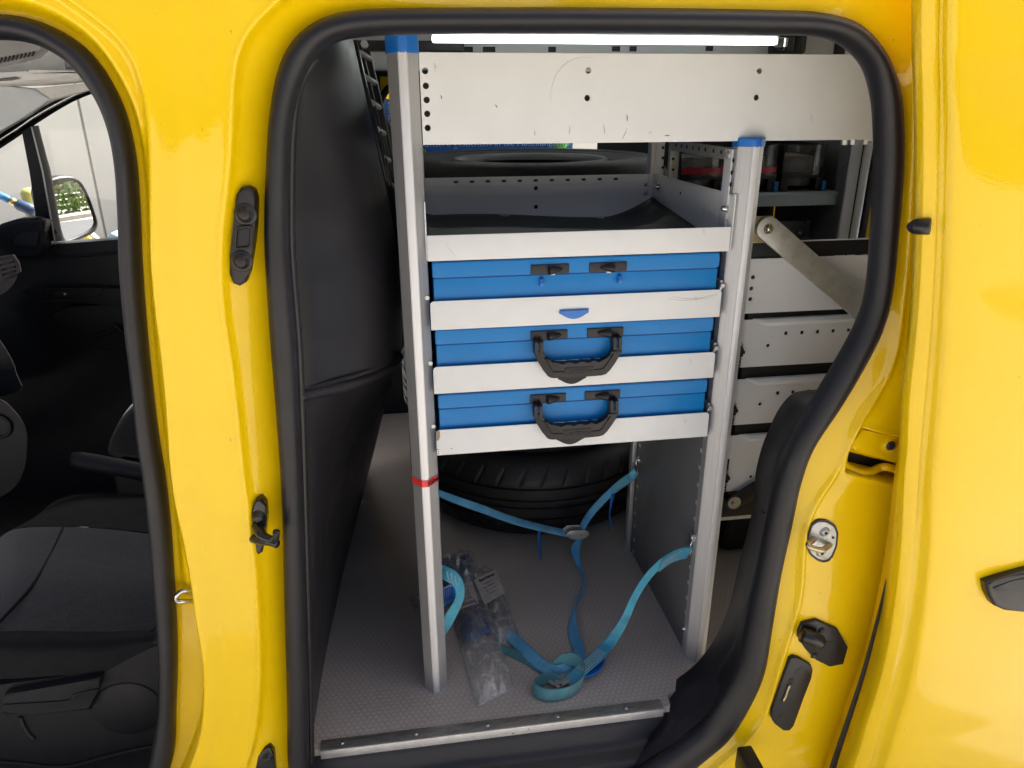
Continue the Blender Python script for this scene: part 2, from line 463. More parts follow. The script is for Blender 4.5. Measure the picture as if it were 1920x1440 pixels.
def bm_prism(bm, poly, d, bev=0.0, seg=2):
    """poly: closed 3D outline (planar), extruded by vector d"""
    P = [np.array(p, float) for p in poly]; d = np.array(d, float)
    a = [bm.verts.new(p) for p in P]; b = [bm.verts.new(p + d) for p in P]
    n = len(P)
    fa = bm.faces.new(a); fb = bm.faces.new(list(reversed(b)))
    sides = [bm.faces.new([a[i], b[i], b[(i + 1) % n], a[(i + 1) % n]]) for i in range(n)]
    if bev:
        ed = list(fa.edges) + list(fb.edges)
        bmesh.ops.bevel(bm, geom=ed, offset=bev, segments=seg, affect='EDGES', profile=0.6)
def prism(name, poly, d, mat, parent=None, bev=0.0, seg=2, smooth=35):
    bm = bmesh.new(); bm_prism(bm, poly, d, bev, seg)
    return from_bm(name, bm, mat, parent, smooth)
def plate(name, pxs, Y, th, mat, parent=None, bev=0.0, rnd=0, seg=2):
    """flat piece standing at depth Y, outline measured in the photograph, thickness th into the depth"""
    pts = [U(x, y, Y) for x, y in pxs]
    if rnd: pts = list(round_poly(pts, rnd))
    return prism(name, pts, (0, th, 0), mat, parent, bev, seg)
def round_poly(pts, r, n=4):
    P = [np.array(p, float) for p in pts]; out = []
    for i in range(len(P)):
        a, b, c = P[i - 1], P[i], P[(i + 1) % len(P)]
        u = a - b; w = c - b; lu, lw = np.linalg.norm(u), np.linalg.norm(w)
        k = min(r, lu * 0.45, lw * 0.45)
        s, e = b + u / lu * k, b + w / lw * k
        for t in np.linspace(0, 1, n + 1):
            out.append((1 - t) ** 2 * s + 2 * t * (1 - t) * b + t * t * e)
    return out
def bm_cyl(bm, c, axis, r, h, n=20, r2=None, bev=0.0):
    c = np.array(c, float); ax = np.array(axis, float); ax /= np.linalg.norm(ax)
    t = np.array([0, 0, 1.0]) if abs(ax[2]) < 0.9 else np.array([1.0, 0, 0])
    u = np.cross(ax, t); u /= np.linalg.norm(u); w = np.cross(ax, u)
    r2 = r if r2 is None else r2
    prof = [(r, 0), (r2, h)] if not bev else [(r, 0), (r2, h - bev), (r2 - bev * 0.35, h - bev * 0.3), (r2 - bev, h)]
    rings = []
    for rr, hh in prof:
        rings.append([bm.verts.new(c + ax * hh + (u * math.cos(a) + w * math.sin(a)) * rr) for a in np.arange(n) * 2 * math.pi / n])
    for k in range(len(rings) - 1):
        for i in range(n):
            bm.faces.new([rings[k][i], rings[k][(i + 1) % n], rings[k + 1][(i + 1) % n], rings[k + 1][i]])
    bm.faces.new(rings[0][::-1]); bm.faces.new(rings[-1])
def cyl(name, c, axis, r, h, mat, parent=None, n=20, r2=None, bev=0.0):
    bm = bmesh.new(); bm_cyl(bm, c, axis, r, h, n, r2, bev)
    return from_bm(name, bm, mat, parent, 40)
def grid(name, rows, mat, parent=None, smooth=True, closed_u=False, closed_v=False, caps=False, thick=0):
    R = np.array(rows, float); a, b = R.shape[:2]
    faces = []
    for i in range(a if closed_v else a - 1):
        for j in range(b if closed_u else b - 1):
            faces.append((i * b + j, i * b + (j + 1) % b, ((i + 1) % a) * b + (j + 1) % b, ((i + 1) % a) * b + j))
    if caps:
        faces.append(tuple(range(b))[::-1]); faces.append(tuple((a - 1) * b + j for j in range(b)))
    o = mesh(name, R.reshape(-1, 3), faces, mat, parent, smooth)
    if thick:
        md = o.modifiers.new("thickness", 'SOLIDIFY'); md.thickness = thick; md.offset = 0
    return o
def tube_rows(path, rad, n=12, closed=False):
    P = np.array(path, float); L = len(P)
    rad = np.broadcast_to(np.array(rad, float), (L,))
    T = np.gradient(P, axis=0) if not closed else (np.roll(P, -1, 0) - np.roll(P, 1, 0))
    T /= np.linalg.norm(T, axis=1)[:, None] + 1e-12
    ref = np.array([0, 0, 1.0]) if abs(T[0][2]) < 0.9 else np.array([1.0, 0, 0])
    u = np.cross(T[0], ref); u /= np.linalg.norm(u)
    rows = []
    for i in range(L):
        u = u - T[i] * (u @ T[i]); u /= np.linalg.norm(u); w = np.cross(T[i], u)
        rows.append([P[i] + (u * math.cos(a) + w * math.sin(a)) * rad[i] for a in np.arange(n) * 2 * math.pi / n])
    return rows
def tube(name, path, rad, mat, parent=None, n=12, closed=False):
    return grid(name, tube_rows(path, rad, n, closed), mat, parent, True, closed_u=True, closed_v=closed, caps=not closed)
def sweep_y(name, path, ra, rb, mat, parent=None, n=20, closed=False):
    """tube whose section is an ellipse: ra across the path, rb in depth"""
    P = np.array(path, float); L = len(P)
    ra = np.broadcast_to(np.array(ra, float), (L,))
    T = np.gradient(P, axis=0) if not closed else (np.roll(P, -1, 0) - np.roll(P, 1, 0))
    T /= np.linalg.norm(T, axis=1)[:, None]
    rows = []
    for i in range(L):
        nrm = np.cross(T[i], (0, 1, 0)); nrm /= np.linalg.norm(nrm)
        rows.append([P[i] + nrm * ra[i] * math.cos(a) + np.array((0, rb * math.sin(a), 0)) for a in np.arange(n) * 2 * math.pi / n])
    return grid(name, rows, mat, parent, True, closed_u=True, closed_v=closed, caps=not closed)
def ribbon(name, pts, wid, mat, parent=None, n=8, th=0.0016, k=7):
    """webbing: pts centre line, wid half-width vectors; slightly bowed across"""
    C = cr(pts, n); W = cr(wid, n)
    rows = []
    T = np.gradient(C, axis=0)
    for i in range(len(C)):
        nrm = np.cross(T[i], W[i]); nrm /= np.linalg.norm(nrm) + 1e-12
        rows.append([C[i] + W[i] * s + nrm * 0.0012 * (1 - s * s) for s in np.linspace(-1, 1, k)])
    return grid(name, rows, mat, parent, True, thick=th)
def lathe_z(name, c, prof, mat, parent=None, n=96, smooth=True):
    rows = [[(c[0] + r * math.cos(a), c[1] + r * math.sin(a), c[2] + z) for a in np.arange(n) * 2 * math.pi / n] for r, z in prof]
    return grid(name, rows, mat, parent, smooth, closed_u=True)
def text(name, s, loc, xdir, ydir, size, mat, parent=None, depth=0.0003, align='CENTER', shear=0.0, bold=0.0):
    cu = bpy.data.curves.new(name, 'FONT'); cu.body = s; cu.size = size; cu.extrude = depth; cu.align_x = align; cu.align_y = 'CENTER'; cu.shear = shear; cu.offset = bold
    cu.resolution_u = 3
    o = bpy.data.objects.new(name + "_curve", cu); COL.objects.link(o)
    dg = bpy.context.evaluated_depsgraph_get(); dg.update()
    me = bpy.data.meshes.new_from_object(o.evaluated_get(dg))
    bpy.data.objects.remove(o); bpy.data.curves.remove(cu)
    x = Vector(xdir).normalized(); y = Vector(ydir); y = (y - x * y.dot(x)).normalized(); z = x.cross(y)
    mt = Matrix(((x[0], y[0], z[0], loc[0]), (x[1], y[1], z[1], loc[1]), (x[2], y[2], z[2], loc[2]), (0, 0, 0, 1)))
    me.transform(mt); me.materials.clear(); me.name = name
    return finish(name, me, mat, parent, False)
def screw(name, c, axis, r, parent, mat='chrome', h=0.003):
    bm = bmesh.new(); bm_cyl(bm, c, axis, r * 1.6, h * 0.35, 16); 
    ax = np.array(axis, float) / np.linalg.norm(axis)
    bm_cyl(bm, np.array(c) + ax * h * 0.35, axis, r, h, 12, r * 0.75, bev=r * 0.3)
    return from_bm(name, bm, mat, parent, 40)
def set_px(pxs):                      # densify a measured line
    return cr(pxs, 8)

# ================================================================== the setting
g = grid("ground", [[(-60, -60, 0), (60, -60, 0)], [(-60, 60, 0), (60, 60, 0)]], 'ground', None, False)
g["kind"] = "structure"

# ================================================================== van body
VAN = thing("van", "yellow panel van with its side door slid open", "van", (0.3, 1.6, 0.0))

FRONT_OUT = [(-260, 60), (-120, 30), (0, 27), (60, 36), (110, 56), (160, 90), (200, 140), (235, 212), (254, 300), (262, 400), (266, 500), (275, 620), (285, 720), (297, 820), (310, 900), (321, 1000), (327, 1100), (332, 1200), (331, 1300), (323, 1400), (310, 1460), (280, 1540), (200, 1620), (0, 1660), (-300, 1660)]
FRONT_IN = [(-260, 108), (-120, 78), (0, 75), (52, 80), (95, 96), (135, 124), (168, 165), (196, 218), (215, 290), (223, 400), (226, 500), (236, 620), (248, 720), (258, 820), (270, 900), (281, 1000), (289, 1100), (297, 1200), (299, 1300), (294, 1380), (280, 1440), (250, 1510), (180, 1575), (0, 1610), (-300, 1610)]
SLIDE_OUT = [(541, 1440), (538, 1300), (534, 1150), (529, 950), (520, 800), (507, 640), (498, 500), (496, 420), (499, 320), (505, 220), (522, 130), (552, 72), (600, 36), (660, 20), (740, 15), (900, 14), (1100, 14), (1300, 16), (1450, 19), (1540, 25), (1610, 50), (1656, 105), (1680, 170), (1688, 240), (1687, 330), (1678, 440), (1668, 540), (1650, 615), (1613, 691), (1572, 760), (1522, 835), (1496, 905), (1478, 990), (1458, 1080), (1440, 1180), (1424, 1265), (1398, 1325), (1363, 1381), (1322, 1418), (1270, 1456), (1180, 1500), (1000, 1535), (760, 1555), (620, 1560), (556, 1530)]
SLIDE_IN = [(581, 1440), (579, 1300), (575, 1150), (569, 950), (564, 800), (557, 640), (546, 500), (543, 420), (544, 320), (549, 230), (566, 160), (590, 112), (622, 84), (670, 71), (745, 66), (900, 64), (1100, 63), (1300, 64), (1440, 66), (1520, 67), (1575, 80), (1618, 118), (1637, 175), (1643, 240), (1643, 330), (1637, 440), (1627, 550), (1607, 610), (1572, 675), (1532, 742), (1486, 822), (1460, 890), (1440, 975), (1422, 1065), (1404, 1160), (1388, 1240), (1362, 1295), (1328, 1347), (1290, 1380), (1245, 1412), (1165, 1455), (1000, 1490), (770, 1510), (650, 1512), (600, 1500)]
YS = 0.872
def seal_path(o, i, Y, closed):
    O = cr(o, 5, closed); I = cr(i, 5, closed)
    O3 = np.array([U(x, y, Y) for x, y in O]); I3 = np.array([U(x, y, Y) for x, y in I])
    return (O3 + I3) / 2, np.linalg.norm(O3 - I3, axis=1) / 2, O3
slide_mid, slide_r, slide_out3 = seal_path(SLIDE_OUT, SLIDE_IN, YS, True)
front_mid, front_r, front_out3 = seal_path(FRONT_OUT, FRONT_IN, YS, False)

def xline(pxs, Y):
    P = np.array([U(x, y, Y) for x, y in cr(pxs, 6)])
    o = np.argsort(P[:, 2]); zz, xx = P[o, 2], P[o, 0]
    zi = np.linspace(zz[0], zz[-1], 220); xi = np.interp(zi, zz, xx)
    k = np.hanning(13); k /= k.sum()
    for _ in range(2):
        e = np.concatenate([2 * xi[0] - xi[6:0:-1], xi, 2 * xi[-1] - xi[-2:-8:-1]]); xi = np.convolve(e, k, 'valid')
    return zi, xi
LB = [(60, -60), (110, -10), (150, 15), (196, 36), (238, 80), (260, 130), (274, 185), (281, 250), (284, 330), (285, 440), (288, 520), (298, 610), (308, 690), (316, 780), (322, 880), (330, 945), (345, 1005), (360, 1095), (369, 1170), (379, 1226), (384, 1283), (382, 1343), (375, 1388), (360, 1433), (320, 1520), (260, 1590)]
LC = [(600, -90), (560, -30), (520, 6), (478, 33), (449, 77), (438, 133), (433, 260), (428, 333), (416, 430), (414, 520), (420, 595), (432, 675), (443, 765), (458, 909), (472, 1010), (482, 1110), (487, 1275), (476, 1387), (462, 1433), (440, 1520), (430, 1600)]
LD = [(1800, -60), (1762, -10), (1747, 17), (1727, 100), (1717, 140), (1714, 200), (1712, 300), (1708, 345), (1703, 480), (1694, 560), (1682, 660), (1652, 735), (1617, 786), (1590, 830), (1578, 873), (1554, 910), (1528, 944), (1511, 990), (1505, 1050), (1502, 1110), (1490, 1165), (1478, 1200), (1455, 1275), (1432, 1350), (1408, 1382), (1370, 1420), (1335, 1448), (1260, 1520), (1200, 1600)]
POCKET = [(1612, 800), (1720, 826), (1712, 915), (1690, 908), (1583, 884), (1590, 850)]

def seg_dist(px, pz, line):
    d = np.full(px.shape, 9.0)
    for (ax, az), (bx, bz) in zip(line[:-1], line[1:]):
        ux, uz = bx - ax, bz - az; L2 = ux * ux + uz * uz + 1e-12
        t = np.clip(((px - ax) * ux + (pz - az) * uz) / L2, 0, 1)
        d = np.minimum(d, np.hypot(px - ax - t * ux, pz - az - t * uz))
    return d
def inside(px, pz, poly):
    r = np.zeros(px.shape, bool); n = len(poly)
    for i in range(n):
        (x1, z1), (x2, z2) = poly[i], poly[(i + 1) % n]
        if z1 == z2: continue
        r ^= ((z1 > pz) != (z2 > pz)) & (px < (x2 - x1) * (pz - z1) / (z2 - z1) + x1)
    return r
def sm(t):
    t = np.clip(t, 0, 1); return t * t * (3 - 2 * t)
Y_FACE, Y_RIGHT = 0.845, 0.860
HB_ = 0.0022
def body_side():
    h = HB_
    xs = np.arange(-0.86, 0.86, h); zs = np.arange(R_(-1.13), R_(0.34), h)
    X, Z = np.meshgrid(xs, zs)
    xB = np.interp(Z, *xline(LB, Y_FACE)); xC = np.interp(Z, *xline(LC, Y_FACE)); xD = np.interp(Z, *xline(LD, Y_RIGHT))
    so = slide_out3[::2, [0, 2]]; fo = front_out3[:, [0, 2]]
    dS = seg_dist(X, Z, np.vstack([so, so[:1]]))
    dF = seg_dist(X, Z, fo)
    lC = np.stack(xline(LC, Y_FACE)[::-1], 1)[::2]; lD = np.stack(xline(LD, Y_RIGHT)[::-1], 1)[::2]; lB = np.stack(xline(LB, Y_FACE)[::-1], 1)[::2]
    dC, dD, dB = seg_dist(X, Z, lC), seg_dist(X, Z, lD), seg_dist(X, Z, lB)
    # B pillar side
    face = Y_FACE - 0.005 * sm((X - xB) / 0.06) * sm((xC - X) / 0.06) * sm((R_(0.07) - Z) / 0.12)
    left = np.where(X < xB, sm(dB / 0.010) * 0.012 + 0.022 * sm((0.017 - dF) / 0.012) * sm((Z - R_(-0.66)) / 0.14) + 0.026 * sm(dB / 0.010) * sm((R_(-0.52) - Z) / 0.14), 0) + face
    left = left - 0.0012 * np.exp(-(dB / 0.003) ** 2)
    tC = dC / (dC + dS + 1e-6)
    left = left + np.where(X > xC, 0.036 * np.clip(tC, 0, 1) ** 0.8 + 0.004 * sm(dC / 0.006), 0)
    left = left - 0.0016 * np.exp(-(dC / 0.004) ** 2)
    # lengthwise swages on the broad face
    left = left + 0.0012 * np.exp(-((X - (xB * 0.42 + xC * 0.58)) / 0.012) ** 2)
    # C pillar side
    tD = dD / (dD + dS + 1e-6)
    right = Y_RIGHT + np.where(X < xD, 0.016 * np.clip(tD, 0, 1) ** 0.8, 0) - 0.002 * np.exp(-(dD / 0.004) ** 2)
    right = right - np.where(X > xD, 0.006 * sm(dD / 0.03) * sm((Z - R_(-0.60)) / 0.12), 0)
    # soft swages under the pocket and round the striker
    for (cx, cy, rx, rz, a) in ((1600, 1130, .03, .014, .0016), (1620, 1350, .02, .06, .004), (1660, 760, .018, .03, .003), (1500, 1400, .035, .02, .004)):
        c = U(cx, cy, Y_RIGHT); right = right + a * np.exp(-((X - c[0]) / rx) ** 2 - ((Z - c[2]) / rz) ** 2)
    pk = np.array([U(x, y, Y_RIGHT) for x, y in POCKET])[:, [0, 2]]
    pin = inside(X, Z, pk); dP = seg_dist(X, Z, np.vstack([pk, pk[:1]]))
    right = right + np.where(pin, 0.030 * sm(dP / 0.008), -0.0022 * np.exp(-(dP / 0.006) ** 2))
    w = sm((X - 0.16) / 0.14)
    Y = left * (1 - w) + right * w
    Y = Y + 0.0003 * np.sin(X * 23 + 1.3) * np.sin(Z * 17 + 0.4)
    # sides lean in towards the roof
    Y = Y + 0.010 * sm((Z - R_(0.06)) / 0.3)
    keep = ~inside(X, Z, slide_mid[:, [0, 2]]) & ~inside(X, Z, np.vstack([front_mid[:, [0, 2]], [(-3, front_mid[-1][2]), (-3, front_mid[0][2])]]))
    a, b = X.shape
    q = keep[:-1, :-1] & keep[1:, :-1] & keep[:-1, 1:] & keep[1:, 1:]
    idx = np.arange(a * b).reshape(a, b)
    F = np.stack([idx[:-1, :-1][q], idx[:-1, 1:][q], idx[1:, 1:][q], idx[1:, :-1][q]], 1)
    used = np.unique(F); remap = np.full(a * b, -1); remap[used] = np.arange(len(used))
    V = np.stack([X.ravel(), Y.ravel(), Z.ravel()], 1)[used]
    o = mesh("body_side", V, remap[F], 'yellow', VAN, True)
    return xs, zs, Y
_bx, _bz, _bY = body_side()
def on_body(px, py):                 # depth of the body skin under a place in the photograph
    Y = 0.84
    for _ in range(6):
        p = U(px, py, Y)
        i = min(max(int((p[2] - _bz[0]) / HB_), 0), len(_bz) - 1); j = min(max(int((p[0] - _bx[0]) / HB_), 0), len(_bx) - 1)
        Y = _bY[i, j]
    return Y

sweep_y("sliding_door_seal", slide_mid, slide_r, 0.021, 'seal', VAN, 24, True)
sweep_y("front_door_seal", front_mid, front_r, 0.020, 'seal', VAN, 24, False)
# thin inner lip of the seal towards the partition
lp = np.array([U(x, y, 0.888) for x, y in cr([(590, 108), (560, 170), (548, 260), (546, 420), (549, 500), (560, 640), (567, 800), (572, 950), (578, 1150), (582, 1300), (584, 1440)], 6)])
sweep_y("seal_lip", lp, 0.005, 0.008, 'smoothblack', VAN, 12)

# ------------------------------------------------------------------ shell behind the skin: roof, far side, ends
XF, XR, YN, YFAR = -2.0, 2.0, 0.895, 2.36
box("roof_panel", XF + 0.9, XR, YN, YFAR + 0.03, R_(0.30), R_(0.34), 'roofgrey', VAN, 0.005)
box("rear_end_panel", XR, XR + 0.04, 0.886, YFAR + 0.03, R_(-1.2), R_(-0.42), 'roofgrey', VAN, 0.005)
box("rear_door_header", XR, XR + 0.04, 0.886, YFAR + 0.03, R_(0.20), R_(0.33), 'roofgrey', VAN, 0.005)
for ya, yb in ((0.886, 0.98), (1.58, 1.66), (YFAR - 0.06, YFAR + 0.03)):
    box("rear_door_pillar", XR, XR + 0.04, ya, yb, R_(-0.418), R_(0.198), 'roofgrey', VAN, 0.005)
for ya, yb in ((0.98, 1.58), (1.66, YFAR - 0.06)):
    grid("added_rear_window_pane", [[(XR + 0.02, ya, R_(-0.42)), (XR + 0.02, yb, R_(-0.42))], [(XR + 0.02, ya, R_(0.2)), (XR + 0.02, yb, R_(0.2))]], 'glass', VAN, False)  # unseen rear windows, added to let sky light into the load space
box("firewall", XF - 0.04, XF, 0.86, YFAR + 0.03, R_(-1.2), R_(-0.35), 'dark', VAN, 0.005)
box("cab_floor", XF, -0.24, 0.88, YFAR, R_(-1.22), R_(-1.18), 'dark', VAN, 0.003)
box("roof_rail", -0.9, XR, 0.90, 0.98, R_(0.10), R_(0.30), 'roofgrey', VAN, 0.01)
box("rear_quarter_panel", 0.857, XR + 0.04, 0.855, 0.885, R_(-1.13), R_(0.34), 'yellow', VAN, 0.004)
box("added_rear_lining", 0.857, XR, 0.8855, 0.895, R_(-1.13), R_(0.30), 'roofgrey', VAN, 0.002)  # unseen grey lining, added to keep yellow bounce light out of the rear
grid("windscreen", [[(XF, 0.9, R_(-0.36)), (XF, YFAR, R_(-0.36))], [(XF + 0.92, 0.95, R_(0.31)), (XF + 0.92, YFAR - 0.05, R_(0.31))]], 'glass', VAN, False)
# far side of the load space with a window opening
def rrect(x0, x1, z0, z1, r, n=6):
    out = []
    for cx, cz, a0 in ((x1 - r, z1 - r, 0), (x0 + r, z1 - r, 90), (x0 + r, z0 + r, 180), (x1 - r, z0 + r, 270)):
        for k in range(n + 1):
            a = math.radians(a0 + 90 * k / n); out.append((cx + r * math.cos(a), cz + r * math.sin(a)))
    return np.array(out)
WX0, WX1, WZ0, WZ1 = -0.055, 0.70, R_(-0.55), R_(0.075)
inner = rrect(WX0, WX1, WZ0, WZ1, 0.10)
def ring_to_rect(inner, x0, x1, z0, z1):
    c = np.array([(x0 + x1) / 2, (z0 + z1) / 2]); out = []
    for p in inner:
        d = p - np.array([(WX0 + WX1) / 2, (WZ0 + WZ1) / 2]); o = np.array([(WX0 + WX1) / 2, (WZ0 + WZ1) / 2])
        ts = []
        if d[0] > 1e-9: ts.append((x1 - o[0]) / d[0])
        if d[0] < -1e-9: ts.append((x0 - o[0]) / d[0])
        if d[1] > 1e-9: ts.append((z1 - o[1]) / d[1])
        if d[1] < -1e-9: ts.append((z0 - o[1]) / d[1])
        out.append(o + d * min(ts))
    return np.array(out)
frame1 = rrect(WX0 - 0.035, WX1 + 0.035, WZ0 - 0.035, WZ1 + 0.035, 0.125)
outer = ring_to_rect(frame1, -0.24, XR, R_(-1.15), R_(0.30))
grid("far_side_wall", [[(p[0], YFAR, p[1]) for p in outer], [(p[0], YFAR - 0.004, p[1]) for p in frame1], [(p[0], YFAR + 0.012, p[1]) for p in inner], [(p[0], YFAR + 0.03, p[1]) for p in inner]], 'yellow', VAN, 40, closed_u=True)
tube("window_rubber", [(p[0], YFAR + 0.012, p[1]) for p in inner], 0.011, 'seal', VAN, 8, True)
pane = mesh("window_pane", [(p[0], YFAR + 0.026, p[1]) for p in inner], [range(len(inner))], 'glass', VAN)
box("far_wall_shade", -0.235, XR, YFAR - 0.03, YFAR - 0.006, FLOOR, R_(-0.56), 'dark', VAN, 0.004)  # dark sheet added where the far wall lies in shade
# grey roof rail on the far side with its oblong holes
UR = box("far_roof_rail", -0.24, XR, YFAR - 0.14, YFAR - 0.005, R_(0.095), R_(0.30), 'roofgrey', VAN, 0.012)
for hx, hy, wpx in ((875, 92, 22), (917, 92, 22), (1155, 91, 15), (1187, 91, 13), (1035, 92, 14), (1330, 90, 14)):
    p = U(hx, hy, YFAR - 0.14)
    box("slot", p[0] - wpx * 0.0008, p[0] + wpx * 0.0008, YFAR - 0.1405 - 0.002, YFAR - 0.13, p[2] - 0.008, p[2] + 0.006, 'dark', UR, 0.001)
p = U(745, 84, YFAR - 0.2)
box("dark_roof_bar", -0.2, 0.19, YFAR - 0.24, YFAR - 0.2, p[2] - 0.018, p[2] + 0.008, 'dark', VAN, 0.004)
p = U(705, 110, YFAR - 0.2)
box("roof_bar", -0.2, 0.1, YFAR - 0.22, YFAR - 0.18, p[2] - 0.03, p[2] + 0.03, 'roofgrey', VAN, 0.01)
p = U(700, 150, YFAR - 0.03)
box("far_bolt_plate", p[0] - 0.02, p[0] + 0.02, YFAR - 0.03, YFAR - 0.006, p[2] - 0.03, p[2] + 0.03, 'dark', VAN, 0.002)
p = U(690, 122, YFAR - 0.1)
box("far_header", -0.2, 0.12, YFAR - 0.12, YFAR - 0.1, p[2] - 0.03, p[2] + 0.012, 'dark', VAN, 0.004)
# clear printed film on the window
PO = thing("window_poster", "blue printed poster with white writing on the far window behind the tyres", "poster", (0.35, YFAR + 0.05, WZ0))
box("poster_sheet", -0.07, 0.56, YFAR + 0.045, YFAR + 0.050, WZ0 + 0.02, WZ1 - 0.01, 'poster', PO, 0.001)
yy = YFAR + 0.0435
for k, (s, py, px, sz) in enumerate([("gem", 193, 730, .034), ("induktion", 206, 730, .034), ("m's", 218, 730, .034), ("unter", 230, 730, .034), ("uns", 244, 732, .03), ("an", 256, 736, .03)]):
    p = U(px - 4, py, yy)
    text("lettering", s, (p[0] + 0.002, yy, p[2]), (1, 0, 0), (0, 0, 1), sz, 'posterwhite', PO, 0.0005, 'LEFT')
p = U(930, 270, yy)
text("lettering", "Unsere gesuchten in die Abteilung(en)", (p[0], yy, p[2] + 0.002), (1, 0, 0), (0, 0, 1), 0.030, 'posterwhite', PO, 0.0005)
for px, py in ((729, 178), (735, 238), (792, 285), (760, 178)):
    p = U(px, py, yy); cyl("yellow_dot", (p[0], yy + 0.001, p[2]), (0, -1, 0), 0.013, 0.001, 'posteryellow', PO, 16)
p = U(1055, 272, yy); prism("green_stripe", [(p[0] - .05, yy, p[2] - .03), (p[0] - .01, yy, p[2] - .03), (p[0] + .05, yy, p[2] + .03), (p[0] + .0, yy, p[2] + .03)], (0, 0.001, 0), 'postergreen', PO)

# ------------------------------------------------------------------ load floor, sill strip, step
bm = bmesh.new()
notch = [(-0.26, 0.945), (-0.205, 0.936), (0.420, 0.936), (0.425, 0.962), (0.455, 0.972), (0.50, 0.985), (0.56, 1.03), (0.62, 1.10), (XR, 1.14), (XR, YFAR - 0.005), (-0.26, YFAR - 0.005)]
bm_prism(bm, [(x, y, FLOOR) for x, y in notch], (0, 0, -0.014))
LF = from_bm("load_floor", bm, 'floor', VAN, False)
SS = None
a0, a1 = UZ(594, 1404, FLOOR + 0.0025), UZ(1246, 1331, FLOOR + 0.0025)
y0 = (a0[1] + a1[1]) / 2
bm = bmesh.new()
bm_box(bm, a0[0] + 0.006, a1[0], y0, y0 + 0.021, FLOOR + 0.0004, FLOOR + 0.0028, 0.0008)
SS = from_bm("sill_strip", bm, 'strip', VAN)
box("sill_strip_front", a0[0] + 0.006, a1[0] - 0.0004, y0 - 0.0026, y0 - 0.0002, FLOOR - 0.0145, FLOOR + 0.0022, 'striplight', SS, 0.0006)
for px, py in ((640, 1403), (780, 1385), (915, 1369), (1048, 1352), (1177, 1335)):
    p = UZ(px, py, FLOOR + 0.0028); bm = bmesh.new(); bm_cyl(bm, (p[0], y0 + 0.0105, FLOOR + 0.0026), (0, 0, 1), 0.0045, 0.0016, 14, 0.003)
    bm_box(bm, p[0] - 0.003, p[0] + 0.003, y0 + 0.0099, y0 + 0.0111, FLOOR + 0.0036, FLOOR + 0.0046)
    from_bm("screw", bm, 'chrome', SS)
# black step under the sill
rows = []
for t in np.linspace(0, 1, 25):
    x = -0.30 + t * 0.86
    rise = 0.12 * max(0, (t - 0.72) / 0.28) ** 2
    prof = [(0.945, -0.016), (0.932, -0.030), (0.928, -0.055), (0.915, -0.068 + rise * 0.5), (0.893, -0.066 + rise * 0.6), (0.885, -0.074 + rise), (0.878, -0.10 + rise), (0.872, -0.16 + rise)]
    rows.append([(x, yv, FLOOR + zv) for yv, zv in prof])
grid("step_trim", rows, 'plastic', VAN, True)
# grooves on the step
for dy in (0, 0.009):
    tube("step_rib", [(x, 0.8985 + dy, FLOOR - 0.063 + 0.002 * math.sin(x * 9)) for x in np.linspace(-0.05, 0.10, 8)], 0.0016, 'smoothblack', VAN, 8)
# raised black trim lip along the rear edge of the opening
T_PX = cr([(1560, 742), (1528, 744), (1502, 752), (1478, 780), (1460, 816), (1444, 856), (1432, 905), (1428, 955), (1418, 1010), (1404, 1060), (1392, 1110), (1380, 1160), (1362, 1205), (1334, 1252), (1304, 1284), (1275, 1306), (1252, 1330), (1236, 1352)], 4)
S_PX = cr([(1590, 700), (1560, 735), (1530, 770), (1500, 820), (1478, 865), (1462, 915), (1452, 965), (1442, 1015), (1430, 1070), (1418, 1120), (1405, 1175), (1390, 1235), (1365, 1290), (1330, 1345), (1295, 1378), (1262, 1400), (1225, 1425), (1180, 1450)], 4)
M_PX = T_PX * 0.48 + S_PX * 0.52
rows = []
for a, b, c in zip(T_PX, M_PX, S_PX):
    A, B, C = U(*a, 0.945), U(*b, 0.905), U(*c, 0.876)
    bk = A + np.array((0.012, 0.05, -0.01))
    fd = 1.0 if b[1] < 1230 else max(0.0, 1 - (b[1] - 1230) / 90)
    rows.append([bk, A + (0.004, 0.012, 0), A, A * 0.6 + B * 0.4 + (0, -0.005 * fd, 0), B, B * 0.9 + C * 0.1 + (0, 0.006 * fd, 0), C])
TR = grid("rear_opening_trim", np.array(rows)[:, ::1], 'plastic', VAN, True)
for (ax, ay), (bx, by) in (((1330, 1245), (1366, 1312)), ((1421, 952), (1434, 962))):
    A, B = U(ax, ay, 0.938), U(bx, by, 0.896); tube("trim_seam", [A, (A + B) / 2 + np.array((0, -0.006, 0)), B], 0.0012, 'dark', TR, 6)
A = U(1538, 752, 0.91); cyl("trim_hole", A, (0, -1, 0.3), 0.006, 0.004, 'dark', TR, 12)
# wheel arch box behind the right post
bm = bmesh.new(); bm_box(bm, 0.70, 1.35, 1.36, 1.70, FLOOR, FLOOR + 0.30, 0.03, 4)
WA = from_bm("wheel_arch", bm, 'plastic', VAN)

